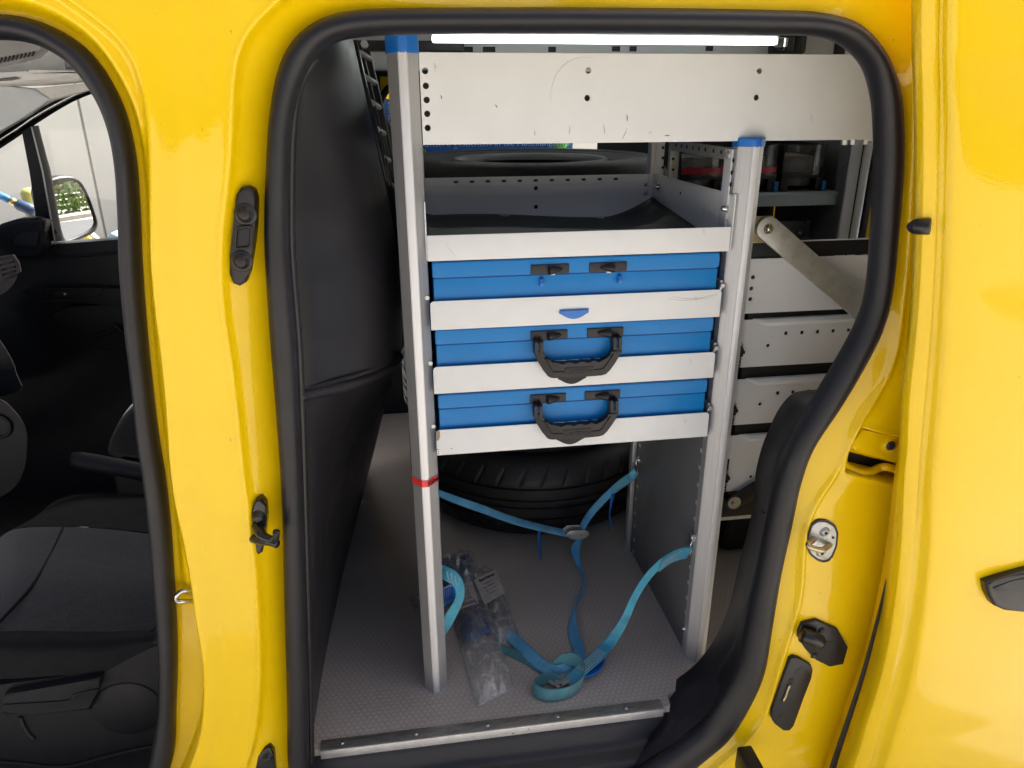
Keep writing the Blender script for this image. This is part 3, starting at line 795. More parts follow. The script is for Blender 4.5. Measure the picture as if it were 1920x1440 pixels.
# ------------------------------------------------------------------ partition behind the seat
up_L = cr([(600, 78), (560, 130), (547, 200), (543, 300), (543, 440), (549, 540), (556, 640), (562, 742)], 4)
up_R = cr([(656, 68), (672, 140), (690, 220), (712, 320), (735, 425), (749, 540), (753, 620), (750, 668)], 4)
rows = []
for l, r in zip(up_L, up_R):
    A = U(*l, 0.887); E_ = U(*r, 1.14)
    row = [U(l[0] - 25, l[1], 0.880)]
    for t, dy in ((0, 0), (0.2, -0.006), (0.45, -0.016), (0.7, -0.026), (0.88, -0.022), (0.97, -0.008), (1, 0.006)):
        p = A * (1 - t) + E_ * t + np.array((0, dy, 0)); row.append(p)
    row += [E_ + (0.002, 0.035, 0), E_ + (-0.01, 0.12, 0), E_ + (-0.05, 0.5, 0), np.array((E_[0] - 0.09, YFAR, E_[2]))]
    rows.append(row)
PT = grid("partition", rows, 'plastic', VAN, True)
lo_L = cr([(562, 730), (564, 820), (570, 960), (574, 1090), (578, 1230), (580, 1330), (582, 1412)], 4)
lo_R = cr([(746, 672), (722, 760), (700, 850), (672, 960), (640, 1090), (608, 1240), (584, 1392)], 4)
rows = []
for k, (l, r) in enumerate(zip(lo_L, lo_R)):
    A = U(*l, 0.888)
    E_ = UZ(*r, FLOOR)
    if E_[1] > 1.75 or r[1] < 880:
        f = np.clip((r[1] - 672) / (900 - 672), 0, 1); E_ = U(*r, 1.12 + 0.66 * f)
    row = [U(l[0] - 25, l[1], 0.880)]
    for t in (0, 0.12, 0.3, 0.55, 0.8, 1.0):
        row.append(A * (1 - t) + E_ * t + np.array((0.010 * math.sin(t * 3.1) * (1 - k / 24), 0, 0)))
    row.append(E_ + np.array((-0.03, 0.2, 0)))
    rows.append(row)
grid("lower_partition", rows, 'plastic', VAN, True)
rp = [U(x, y, yv) for x, y, yv in ((557, 744, 0.884), (600, 734, 0.93), (650, 722, 0.98), (700, 704, 1.05), (733, 686, 1.10), (748, 668, 1.135))]
tube("partition_ridge", cr(rp, 6), 0.0085, 'plastic', PT, 10)
a_ = U(758, 597, 1.2); b_ = U(764, 716, 1.2); box("pale_edge_strip", a_[0] - .002, a_[0] + .008, 1.2, 1.204, b_[2], a_[2], 'roofgrey', VAN, .001)
# load guard frame behind the partition edge
def pxtube(name, pts, Y, r, mat, parent):
    return tube(name, cr([U(x, y, Y) for x, y in pts], 5), r, mat, parent, 8)
GF = pxtube("guard_rail", [(661, 76), (678, 150), (700, 240), (722, 335), (742, 430), (752, 520)], 1.30, 0.0075, 'glossblack', VAN)
pxtube("guard_bar", [(672, 84), (693, 170), (712, 260), (730, 350), (744, 420)], 1.36, 0.006, 'smoothblack', GF)
pxtube("guard_bar", [(684, 96), (704, 175), (722, 262), (738, 350), (748, 420)], 1.40, 0.009, 'plastic', GF)
for y in (105, 150, 196, 245, 296, 345, 392):
    f = (y - 80) / 340
    a = U(666 + 66 * f + 4, y - 6, 1.34); b = U(682 + 62 * f + 8, y + 6, 1.385)
    tube("guard_rung", [a, b], 0.005, 'silver', GF, 6)
cyl("guard_nut", U(684, 84, 1.3), (0, -1, 0), 0.006, 0.02, 'silver', GF, 8)
pxtube("green_cord", [(716, 236), (722, 228), (729, 238), (735, 280), (738, 320)], 1.5, 0.004, simple('green_cord', (0.06, 0.10, 0.03), 0.6), GF)

# ------------------------------------------------------------------ sliding door
E0 = cr([(1768, -420), (1754, -120), (1748, 0), (1747, 167), (1743, 300), (1735, 467), (1724, 600), (1707, 743), (1702, 835), (1696, 900), (1690, 1031), (1680, 1144), (1664, 1256), (1637, 1369), (1617, 1440), (1580, 1540)], 6)
E1 = cr([(1800, -420), (1786, -120), (1780, 0), (1777, 167), (1770, 300), (1760, 467), (1750, 600), (1736, 743), (1727, 835), (1722, 915), (1712, 1050), (1703, 1162), (1682, 1275), (1660, 1376), (1645, 1440), (1606, 1540)], 6)
E2 = cr([(1818, -420), (1803, -120), (1797, 0), (1793, 167), (1790, 300), (1780, 467), (1770, 600), (1757, 743), (1748, 835), (1741, 915), (1736, 1040), (1725, 1160), (1706, 1283), (1684, 1378), (1667, 1440), (1630, 1540)], 6)
rows = []
for k in range(len(E0)):
    a, b, c = E0[k], E1[k], E2[k]
    f = np.clip((b[1] - 860) / 600, 0, 1)
    A = U(*a, 0.775); B = U(*b, 0.772); C = U(*c, 0.762)
    bk = A + np.array((0.002, 0.020 + 0.042 * f, 0))
    row = [A + np.array((0.03, 0.024 + 0.042 * f, 0)), bk, A + np.array((0.001, 0.012, 0)), A + np.array((0, 0.002, 0)), A + np.array((0.0012, 0, 0)), A * 0.2 + B * 0.8 + (0, 0.0005, 0), B + (0, -0.0012, 0), B * 0.85 + C * 0.15 + (0, 0.002, 0), B * 0.35 + C * 0.65, C + (-0.001, 0.001, 0), C + (0.0015, -0.003, 0)]
    z = C[2]
    for dx in (0.006, 0.012, 0.02, 0.03, 0.045, 0.06, 0.08, 0.10, 0.13, 0.17, 0.22, 0.3, 0.4, 0.6, 0.8, 1.0):
        crown = 0.012 * ((z - R_(-0.35)) / 0.6) ** 2
        row.append(np.array((C[0] + dx, 0.758 + 0.006 * (1 - math.exp(-dx / 0.02)) * -1 + 0.012 * (dx / 0.6) ** 2, z)))
    rows.append(row)
rows = np.array(rows)
rows[:, :, 1] += (0.016 * np.clip((rows[:, :, 2] - R_(-0.45)) / 0.5, -1, 1) ** 2)
SD = grid("sliding_door", rows, 'yellow', VAN, True)
# handle with its tapered nose
hz = [U(x + 13, y + 11, 0.742) for x, y in ((1836, 1084), (1850, 1079), (1880, 1070), (1925, 1058), (2140, 1046), (2140, 1148), (1925, 1138), (1872, 1135), (1852, 1126), (1841, 1106))]
bm = bmesh.new(); bm_prism(bm, hz, (0, 0.020, 0), 0.006, 4)
HD = from_bm("door_handle", bm, 'smoothblack', SD, 50)
hz2 = [U(x + 14, y + 12, 0.7408) for x, y in ((1848, 1090), (1880, 1079), (1925, 1067), (2130, 1058), (2130, 1098), (1925, 1098), (1870, 1096), (1852, 1096))]
prism("handle_grip", hz2, (0, 0.004, 0), 'seal', HD, 0.0015)
# dark ribbon painted in as the shaded door gap, and stop buffer
gp = [U(x - 3, y, 0.800 + 0.028 * k_ / 6) for k_, (x, y) in enumerate(((1690, 985), (1672, 1060), (1651, 1150), (1625, 1250), (1600, 1330), (1570, 1420), (1556, 1470)))]
gw = [np.array((0.001 + 0.0065 * k / 6, 0.001, 0.0)) for k in range(7)]
ribbon("door_gap_shade", gp, gw, 'dark', VAN, 6, 0.002)
gp2 = [(a + np.array((0.012 + 0.002 * k, -0.012, 0))) for k, a in enumerate(gp)]
p = U(1689, 1010, 0.80); cyl("door_stop", p, (-1, 0, 0), 0.012, 0.006, 'smoothblack', VAN, 14, bev=0.002)
# pointed rubber stub
a, b = U(1744, 425, 0.774), U(1699, 425, 0.792)
tube("pointed_buffer", [a + (b - a) * t for t in (0, 0.4, 0.6, 0.75, 0.88, 0.95, 1.0)], [0.0095, 0.0095, 0.0092, 0.0078, 0.0052, 0.0032, 0.0008], 'smoothblack', VAN, 16)

# ------------------------------------------------------------------ fittings on the pillars
def fit_plate(name, pxs, off, th, mat, parent, bev=0.002, rnd=0.0, seg=3):
    c = np.mean(np.array(pxs), 0); Y = on_body(*c)
    pts = [U(x, y, Y - off) for x, y in pxs]
    if rnd: pts = round_poly(pts, rnd)
    bm = bmesh.new(); bm_prism(bm, pts, (0, th, 0), bev, seg)
    return from_bm(name, bm, mat, parent, 50), Y - off
# long black stop plate on the B pillar
pl = [(442, 366), (451, 352), (464, 350), (475, 358), (479, 374), (478, 420), (474, 460), (467, 512), (461, 530), (449, 537), (437, 532), (430, 516), (431, 480), (437, 420)]
o, Y = fit_plate("door_stop_plate", pl, 0.014, 0.03, 'latchblack', VAN, 0.004)
for px, py in ((460, 402), (453, 490)):
    c = U(px, py, Y - 0.001); cyl("washer_cup", c + (0, 0.001, 0), (0, -1, 0), 0.0125, 0.0015, 'smoothblack', o, 20, bev=0.001)
    bm = bmesh.new(); bm_cyl(bm, c, (0, -1, 0), 0.0098, 0.006, 20, 0.006, bev=0.002); s_ = from_bm("bolt", bm, 'latchblack', o)
    bm = bmesh.new(); bm_cyl(bm, c + (0, -0.0062, 0), (0, -1, 0), 0.0026, 0.0006, 6); from_bm("bolt_socket", bm, 'dark', o)
q = [U(x, y, Y - 0.0008) for x, y in ((447, 431), (469, 428), (467, 460), (444, 463))]
prism("square_hole", round_poly(q, 0.003), (0, 0.003, 0), 'dark', o)
q = [U(x, y, Y - 0.0025) for x, y in ((443, 427), (472, 424), (470, 464), (440, 467))]
tube("hole_rim", round_poly(q, 0.004), 0.0016, 'latchblack', o, 6, True)
# hook on the B pillar
hk = [(478, 940), (488, 937), (498, 950), (500, 975), (497, 1010), (492, 1036), (484, 1041), (474, 1030), (468, 1000), (468, 965)]
o, Y = fit_plate("hook_plate", hk, 0.006, 0.02, 'glossblack', VAN, 0.003)
c = U(485, 968, Y); cyl("hook_bolt", c, (0, -1, 0), 0.009, 0.008, 'smoothblack', o, 16, 0.006, 0.002)
arm = [U(x, y, Y - d) for x, y, d in ((484, 985, 0.0), (488, 998, 0.012), (494, 1006, 0.020), (503, 1010, 0.026), (512, 1012, 0.030), (517, 1008, 0.034), (518, 996, 0.036))]
tube("hook_arm", cr(arm, 4), np.interp(np.arange(25), [0, 12, 24], [0.008, 0.0055, 0.0045]), 'glossblack', o, 10)
arm = [U(x, y, Y - d) for x, y, d in ((474, 1010, 0.004), (490, 1014, 0.016), (508, 1016, 0.028), (520, 1020, 0.034))]
tube("hook_arm", cr(arm, 4), 0.0055, 'glossblack', o, 10)
# lower bracket, cut by the frame
o, Y = fit_plate("lower_catch", [(496, 1404), (506, 1402), (513, 1415), (517, 1462), (478, 1462), (474, 1432), (484, 1418)], 0.006, 0.02, 'glossblack', VAN, 0.003)
cyl("catch_bolt", U(502, 1420, Y), (0, -1, 0), 0.008, 0.006, 'smoothblack', o, 16, 0.005, 0.002)
# wire striker of the front door in the groove
Y = 0.868
st = [U(x, y, Y + d) for x, y, d in ((372, 1106, .01), (352, 1107, 0), (342, 1108, -.002), (333, 1115, -.004), (330, 1122, -.004), (333, 1128, -.003), (345, 1127, -.001), (372, 1127, .01))]
tube("front_striker", cr(st, 4), 0.0032, 'chrome', VAN, 10)
# striker of the sliding door
gk = [(1522, 982), (1534, 974), (1550, 975), (1566, 984), (1572, 998), (1570, 1024), (1560, 1048), (1549, 1056), (1533, 1052), (1519, 1041), (1514, 1028), (1515, 1002)]
o, Y = fit_plate("door_striker", gk, 0.003, 0.012, 'smoothblack', VAN, 0.002, 0.004)
ctr = np.mean(np.array(gk), 0)
pm = [tuple(ctr + (np.array(p) - ctr) * 0.88) for p in gk]
sp_, Y2 = prism("striker_plate", round_poly([U(x, y, Y - 0.002) for x, y in pm], 0.004), (0, 0.003, 0), 'galv', o, 0.0008), Y - 0.002
for px, py in ((1546, 997), (1539, 1035)):
    c = U(px, py, Y2); cyl("striker_bolt", c, (0, -1, 0), 0.0085, 0.004, 'galv', o, 18, 0.006, 0.0015)
    cyl("bolt_socket", c + (0, -0.0042, 0), (0, -1, 0), 0.0028, 0.0006, 'dark', o, 6)
st = [U(x, y, Y2 - d) for x, y, d in ((1526, 1011, 0.0), (1523, 1014, 0.012), (1516, 1020, 0.026), (1519, 1026, 0.030), (1536, 1031, 0.030), (1545, 1030, 0.027), (1552, 1025, 0.012), (1556, 1022, 0.0))]
tube("striker_loop", cr(st, 4), 0.0042, 'zinc', o, 12)
cyl("striker_hole", U(1562, 1008, Y2 - 0.0005), (0, -1, 0), 0.002, 0.0008, 'dark', o, 10)
# many-cornered black catch
ck = [(1505, 1169), (1532, 1163), (1571, 1180), (1591, 1214), (1582, 1246), (1556, 1251), (1530, 1238), (1511, 1218), (1497, 1196), (1498, 1184)]
o, Y = fit_plate("door_catch", ck, 0.006, 0.02, 'smoothblack', VAN, 0.0025)
ht = [U(x, y, Y - d) for x, y, d in ((1503, 1190, 0.010), (1520, 1196, 0.014), (1536, 1204, 0.013))]
tube("catch_hood", cr(ht, 5), [0.012] * 4 + [0.0125] * 4 + [0.0125] * 3, 'smoothblack', o, 14)
q = [U(x, y, Y - 0.0006) for x, y in ((1544, 1203), (1561, 1203), (1554, 1229), (1537, 1220))]
prism("catch_hole", q, (0, 0.002, 0), 'dark', o)
for px, py in ((1540, 1182), (1526, 1229)):
    cyl("catch_screw", U(px, py, Y), (0, -1, 0), 0.0062, 0.003, 'latchblack', o, 16, 0.004, 0.001)
# slotted black cover
sk = [(1482, 1236), (1489, 1232), (1500, 1235), (1521, 1247), (1525, 1257), (1521, 1272), (1489, 1362), (1481, 1371), (1470, 1371), (1453, 1358), (1446, 1345), (1447, 1333)]
o, Y = fit_plate("latch_cover", sk, 0.007, 0.02, 'smoothblack', VAN, 0.003)
q = [U(x, y, Y - 0.0008) for x, y in ((1482, 1272), (1489, 1274), (1473, 1319), (1465, 1316))]
prism("cover_slot", q, (0, 0.003, 0), 'dark', o)
tube("latch_wire", cr([U(x, y, Y - 0.002) for x, y in ((1481, 1284), (1476, 1296), (1473, 1306), (1468, 1315))], 3), 0.0022, 'zinc', o, 8)
for px, py in ((1500, 1258), (1464, 1348)):
    cyl("cover_boss", U(px, py, Y + 0.0004), (0, -1, 0), 0.0075, 0.0008, 'smoothblack', o, 18)
# bracket and cable in the body pocket
q = [U(x, y, 0.858) for x, y in ((1618, 806), (1722, 830), (1716, 882), (1708, 876), (1606, 847), (1598, 842), (1600, 832))]
bm = bmesh.new(); bm_prism(bm, round_poly(q, 0.005), (0, 0.016, 0), 0.0045, 3)
o = from_bm("roller_bracket", bm, 'yellow', VAN, 50)
c = U(1668, 834, 0.858); cyl("bolt_collar", c, (0, -1, 0), 0.0135, 0.003, 'yellow', o, 24, 0.010, 0.0015); cyl("bracket_bolt", c + (0, -0.003, 0), (0, -1, 0), 0.0075, 0.003, 'latchblack', o, 16, 0.006, 0.001)
tube("painted_cable", cr([U(x, y, 0.868 + 0.003 * math.sin(k * 2.1)) for k, (x, y) in enumerate(((1580, 868), (1592, 876), (1612, 884), (1632, 884), (1650, 877), (1665, 876), (1690, 884), (1715, 890)))], 4), 0.0062, 'yellow', VAN, 10)
prism("pocket_shade", [U(x, y, 0.884) for x, y in ((1590, 846), (1715, 880), (1710, 892), (1588, 866))], (0, 0.004, 0), 'dark', VAN)  # dark strip painted as the shade below the bracket
# black corner of the lower track, bottom of the frame
p = U(1414, 1440, 0.80); box("track_corner", p[0] - 0.012, p[0] + 0.014, 0.79, 0.84, p[2] - 0.04, p[2] + 0.005, 'plastic', VAN, 0.004)

# ================================================================== shelving rack with three drawers
def cut(o, bm):                       # take real holes out of a plate
    me = bpy.data.meshes.new("cutter"); bmesh.ops.recalc_face_normals(bm, faces=bm.faces); bm.to_mesh(me); bm.free()
    c = bpy.data.objects.new("cutter", me); COL.objects.link(c)
    wl = WL[o.name]
    c.location = (0, 0, 0)
    md = o.modifiers.new("holes", 'BOOLEAN'); md.operation = 'DIFFERENCE'; md.solver = 'EXACT'; md.object = c
    bpy.context.view_layer.update()
    dg = bpy.context.evaluated_depsgraph_get()
    nm = bpy.data.meshes.new_from_object(o.evaluated_get(dg))
    o.modifiers.clear(); old = o.data; o.data = nm
    nm.polygons.foreach_set("use_smooth", [False] * len(nm.polygons)); nm.name = o.name
    bpy.data.objects.remove(c); bpy.data.meshes.remove(me); bpy.data.meshes.remove(old)
YP = 1.03
XL, XRP = 0.0119, 0.5115
RK = thing("shelving_rack", "aluminium shelving rack with white drawers holding blue cases", "rack", (0.262, 1.2, FLOOR))
def post(x, z0, z1, cap):
    prof = [(-.0055, 0), (.0055, 0), (.0203, .0165), (.0203, .036), (-.0203, .036), (-.0203, .0165)]
    P = [(x + a, YP + b, z0) for a, b in prof]
    bm = bmesh.new(); bm_prism(bm, P, (0, 0, z1 - z0))
    bmesh.ops.bevel(bm, geom=[e for e in bm.edges if abs(e.verts[0].co.z - e.verts[1].co.z) > .1], offset=.0012, segments=2, affect='EDGES')
    o = from_bm("post", bm, 'alu', RK, 25)
    bm = bmesh.new(); bm_box(bm, x - .0050, x + .0050, YP - .0012, YP + .001, z0 + .0005, z1, .0005); bm_box(bm, x - .0008, x + .0006, YP - .0016, YP, z0 + .001, z1, .0002)
    from_bm("post_lit_edge", bm, 'alu_light', o, 25)  # paler strip paints the front bevel as it catches the light
    k = 1.07
    P = [(x + a * k, YP - .002 + b * k, z1 - .004) for a, b in prof]
    bm = bmesh.new(); bm_prism(bm, round_poly(P, .003), (0, 0, cap), .003, 3)
    from_bm("post_cap", bm, 'bluecap', RK, 40)
    return o
post(XL, FLOOR, R_(0.0683), 0.034)
post(XRP, FLOOR, R_(-0.0535), 0.0125)
tp = U(800, 906, YP)
# red tape with the word on the left post, wrapped round its three faces
prof = [(-.0209, .0165), (-.0055, -.0016), (.0055, -.0016), (.0209, .0165)]
tz = tp[2]
rows = [[(XL + a, YP + b - .0004, tz + s) for a, b in prof] for s in (-.0062, .0062)]
TAPE = grid("marking_tape", rows, 'red', RK, False)
dv = Vector((.0154, .0181, 0))
text("lettering", "Kabel", (XL + .0125, YP + .0052, tz), dv, (0, 0, 1), 0.0118, 'ink', TAPE, 0.0002, 'CENTER', 0, .0002)
# top beam
b = box("top_shelf_front", .0335, .80, 1.0475, 1.0500, R_(-.0500), R_(.0660), 'white', RK, .0009)
bm = bmesh.new()
for px, py in ((797, 133), (798.5, 161), (800, 187.5), (801, 213.5), (802, 240), (1103, 132), (1101, 184), (1424, 133), (1418, 183)):
    c = U(px, py, 1.048); bm_cyl(bm, (c[0], 1.04, c[2]), (0, 1, 0), .0042, .02, 20)
cut(b, bm)
box("top_shelf_base", .034, .80, 1.0505, 1.42, R_(-.0495), R_(-.0475), 'greypaint', RK, .0005)
box("top_shelf_back", .034, .80, 1.42, 1.4225, R_(-.05), R_(.052), 'greypaint', RK, .0005)
# tray
b = box("tray_front", .0325, .4875, YP + .003, YP + .0052, R_(-.2080), R_(-.1714), 'white', RK, .0009)
box("tray_base", .033, .4895, YP + .0055, 1.408, R_(-.2075), R_(-.2055), 'silver', RK, .0004)
bk = box("tray_back", .033, .4895, 1.4085, 1.411, R_(-.2075), R_(-.1270), 'coolwhite', RK, .0006)
bm = bmesh.new()
for px, py in ((1005, 353), (1005, 388), (1212, 347), (1211, 364)):
    c = U(px, py, 1.4085); bm_cyl(bm, (c[0], 1.40, c[2]), (0, 1, 0), .0042, .02, 16)
cut(bk, bm)
zr = R_(-.1262)
rl = box("tray_rail", .033, .4895, 1.4035, 1.4083, zr - .016, zr, 'coolwhite', RK, .001)
bm = bmesh.new()
for k in range(11):
    c = U(855 + 30 * k, 336 - 0.62 * k, 1.4035); bm_box(bm, c[0] - .0045, c[0] + .0045, 1.40, 1.412, zr - .0105, zr - .0055)
cut(rl, bm)
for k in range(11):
    c = U(855 + 30 * k, 336 - 0.62 * k, 1.4035); box('slot_shade', c[0] - .0044, c[0] + .0044, 1.4072, 1.4082, zr - .0104, zr - .0056, 'smoothblack', rl, 0)  # black pieces paint the shade inside the rail slots
box("tray_side", .4898, .4918, YP + .006, 1.411, R_(-.2075), R_(-.1250), 'coolwhite', RK, .0006)
box("tray_side", .0305, .0325, YP + .006, 1.411, R_(-.2075), R_(-.1250), 'coolwhite', RK, .0006)
box("side_flange", .4885, .4897, YP + .006, 1.411, R_(-.1275), R_(-.1245), 'alu_light', RK, .0003)
for px, py in ((1235, 350), (1362, 391)):
    c = UX(px, py, .4898); screw("tray_bolt", c, (-1, 0, 0), .0055, RK, h=.006)
for px, py in ((1276, 362), (1362, 413)):
    c = UX(px, py, .4897); cyl("hole", c, (-1, 0, 0), .0028, .0004, 'dark', RK, 12)
# angled bracket at the back of the tray
box("tray_corner_angle", .4795, .4897, 1.398, 1.403, R_(-.200), R_(-.128), 'silver', RK, .0006)
# rubber mat, curling up at one end
rows = []
for v in np.linspace(0, 1, 15):
    y = 1.037 + v * 0.362
    row = []
    for u in np.linspace(0, 1, 41):
        x = .0345 + u * .454
        z = -.2035 + .004 * math.sin(u * 5 + .5) * v + 0.006 * v * (0.5 + 0.5 * math.cos(u * 4))
        cu = max(0, (u - .78) / .22); z += (.035 * v ** 1.2) * cu ** 1.6
        cu = max(0, (.06 - u) / .06); z += .012 * cu ** 2 * v
        row.append((x, y - .01 * cu * v, R_(z)))
    rows.append(row)
MT = grid("rubber_mat", rows, 'mat', None, True, thick=.003)
tag(MT, "black pimpled rubber mat lying in the open tray", "mat")
c = U(947, 408, 1.36); lathe_z("mat_eyelet", (c[0], 1.36, R_(-.1925)), [(.009, 0), (.0085, .0018), (.006, .0018), (.0055, 0)], 'galv', MT, 20)
# side panels
def side_panel(x):
    o = box("side_panel", x, x + .003, 1.058, 1.405, FLOOR + .002, R_(-.209), 'greypaint', RK, .0006)
    return o
sp = side_panel(.4935); side_panel(.0275)
for px, py in ((1315, 845), (1312, 877), (1309, 910), (1306, 943), (1303, 973), (1294, 1064), (1291, 1093), (1288, 1121), (1286, 1149), (1200, 835), (1196, 886), (1195, 912), (1192, 936), (1191, 962), (1190, 986), (1189, 1012), (1187.5, 1034)):
    c = UX(px, py, .4934); cyl("panel_hole_light", c, (-1, 0, 0), .0046, .0003, 'alu_light', sp, 12)  # bright discs painted as light seen through the holes
for px, py in ((1285, 1178), (1299, 1003), (1199, 862)):
    c = UX(px, py, .4934); screw("panel_bolt", c, (-1, 0, 0), .0048, sp, h=.005)
bm = bmesh.new(); bm_box(bm, .4815, .4933, 1.402, 1.424, FLOOR, R_(-.05), .004, 3)
from_bm("rear_post", bm, 'alu', RK)
bm = bmesh.new(); bm_box(bm, .0335, .0450, 1.402, 1.424, FLOOR, R_(-.05), .004, 3)
from_bm("rear_post", bm, 'alu', RK)
# visible upper rear uprights with holes
o = box("rear_upright", .4945, .5125, 1.412, 1.426, R_(-.20), R_(-.05), 'silver', RK, .002)
for py in (277, 296, 314):
    c = U(1243, py, 1.4117); cyl("hole", c, (0, -1, 0), .003, .0004, 'dark', o, 10)
o = box("rear_upright", .530, .548, 1.426, 1.440, R_(-.30), R_(-.05), 'galv', RK, .002)
for py in (280, 298, 318):
    c = U(1262, py, 1.4257); cyl("hole", c, (0, -1, 0), .003, .0004, 'dark', o, 10)
# perforated strap along the top of the side
A, B = UX(1256, 266, .4945), UX(1374, 283, .4945)
o = prism("perforated_bar", [A + (0, 0, .004), B + (0, 0, .004), B + (0, 0, -.014), A + (0, 0, -.014)], (.003, 0, 0), 'galv', RK, .0005)
for t in (.12, .22, .32, .42, .52, .62, .74, .85):
    c = A + (B - A) * t + np.array((-.0001, 0, -.004)); cyl("hole", c, (-1, 0, 0), .0035, .0003, 'dark', o, 8)
screw("bar_bolt", B + np.array((-.0005, 0, -.006)), (-1, -.4, 0), .0075, RK, 'galv', .008)
# front inner angle of the right post
o = box("inner_angle", .4875, .4900, 1.056, 1.082, R_(-.200), R_(-.062), 'silver', RK, .0006)
for px, py in ((1375, 301), (1372, 324), (1370, 346)):
    c = UX(px, py, .4874); cyl("hole", c, (-1, 0, 0), .0036, .0003, 'dark', o, 10)
# bolts under the top shelf at the right
for px in (1583, 1598, 1622, 1637):
    c = U(px, 270, 1.06); cyl("shelf_bolt", (c[0], 1.06, R_(-.0505)), (0, 0, -1), .006, .007, 'galv', RK, 6, .0045)
box("shelf_bracket", .70, .80, 1.052, 1.075, R_(-.0525), R_(-.0502), 'silver', RK, .0005)

scr = simple('grey_scratch', (0.50, 0.49, 0.46), 0.6); scr2 = simple('dark_scuff', (0.16, 0.14, 0.12), 0.7)
def scuff(pts, Y, r, mat):
    P = cr([U(x, y, Y) for x, y in pts], 4)
    return sweep_y("scuff", P, np.interp(np.arange(len(P)), [0, len(P) / 2, len(P) - 1], [r * .3, r, r * .3]), .00012, mat, RK, 6)
scuff([(1032, 190), (1034, 165), (1044, 138), (1062, 118), (1085, 108), (1110, 108)], 1.0475, .0005, scr)
for pts in ([(1002, 244), (1003, 255)], [(1068, 236), (1067, 252)], [(1131, 232), (1134, 252)], [(1175, 214), (1176, 228)], [(1176, 240), (1166, 262)], [(1216, 250), (1222, 247)], [(1246, 254), (1256, 254)], [(928, 196), (932, 202)], [(826, 178), (828, 186)]):
    scuff([pts[0], ((pts[0][0] + pts[1][0]) / 2 + .6, (pts[0][1] + pts[1][1]) / 2), pts[1]], 1.0475, .0009, scr2 if pts[0][0] in (1175, 1246, 928, 826) else scr)
scuff([(1260, 556), (1300, 560), (1345, 552)], 1.0335, .0007, scr); scuff([(1250, 560), (1290, 563), (1340, 557)], 1.0335, .0005, scr)
scuff([(835, 455), (845, 470), (856, 482)], YP + .003, .0003, scr)
DZ = (0.0, -0.1021, -0.2073)
def drawer(k):
    dz = DZ[k]
    z0, z1 = R_(-.3112 + dz), R_(-.2672 + dz)
    x0, x1 = .0326, .4832
    out = [(x0, 1.0335, z0), (x1, 1.0335, z0)] + [(x1 - .006 * (1 - math.cos(a)), 1.0335, z1 - .006 * (1 - math.sin(a))) for a in np.linspace(0, math.pi / 2, 5)] + [(x0 + .006 * (1 - math.sin(a)), 1.0335, z1 - .006 * (1 - math.cos(a))) for a in np.linspace(0, math.pi / 2, 5)]
    bm = bmesh.new(); bm_prism(bm, out, (0, .0018, 0), .0006, 2)
    d = from_bm("drawer_front", bm, 'white', RK, 40)
    box("drawer_base", .040, .480, 1.036, 1.395, z0 + .0015, z0 + .0032, 'silver', RK, .0004)
    # half-moon pull
    c = U(1085, 592, 1.0335); cx, cz = .2487, z0 + .0235
    hm = [(cx - .0228, 1.0333, cz), (cx - .0228, 1.0333, cz - .006)] + [(cx - .0215 + .043 * t, 1.0333, cz - .006 - .0095 * math.sin(math.pi * t)) for t in np.linspace(.08, .92, 9)] + [(cx + .0228, 1.0333, cz - .006), (cx + .0228, 1.0333, cz)]
    if k == 0:
        p = prism("drawer_pull", hm, (0, -.0026, 0), 'bluepull', d, .001)
        prism("pull_lip", [(cx - .0205, 1.0305, cz - .001), (cx + .0205, 1.0305, cz - .001), (cx + .0205, 1.0305, cz - .0035), (cx - .0205, 1.0305, cz - .0035)], (0, -.0012, 0), 'bluecap', d, .0005)
    else:
        prism("drawer_pull", [(x, y, z - .004) for x, y, z in hm], (0, -.0012, 0), 'dark', d)
    # roller ends of the runners
    for xx in (.4868, .0290):
        bm = bmesh.new(); bm_cyl(bm, (xx, 1.046, z0 + .048), (0, -1, 0), .0035, .006, 10); bm_box(bm, xx - .002, xx + .002, 1.046, 1.39, z0 + .04, z0 + .055)
        from_bm("drawer_runner", bm, 'galv', RK)
    if k == 2:   # chipped corner with bare filler and dents
        q = [(x0 - .0002, 1.0331, z1 - .001), (x0 + .0055, 1.0331, z1 - .0015), (x0 + .0062, 1.0331, z1 - .010), (x0 + .0045, 1.0331, z1 - .0155), (x0 + .001, 1.0331, z1 - .018), (x0 - .0002, 1.0331, z1 - .0165)]
        prism("chipped_paint", q, (0, .0006, 0), simple('bare_chipped_corner', (0.30, 0.24, 0.17), 0.8, var=0.4, vscale=300, bscale=400, bstr=.6), d)
        for dx, dzz in ((.0008, .006), (.0005, .010), (.001, .003), (.022, .010)):
            prism("paint_chip", [(x0 + dx, 1.0333, z0 + dzz), (x0 + dx + .003, 1.0333, z0 + dzz + .0003), (x0 + dx + .001, 1.0333, z0 + dzz + .002)], (0, .0004, 0), 'ink', d)
    return d
for k in range(3): drawer(k)
# dark inner walls between post and case are the side panels; shelf supports
box("under_plate", .034, .488, 1.04, 1.40, R_(-.5205), R_(-.5190), 'silver', RK, .0004)

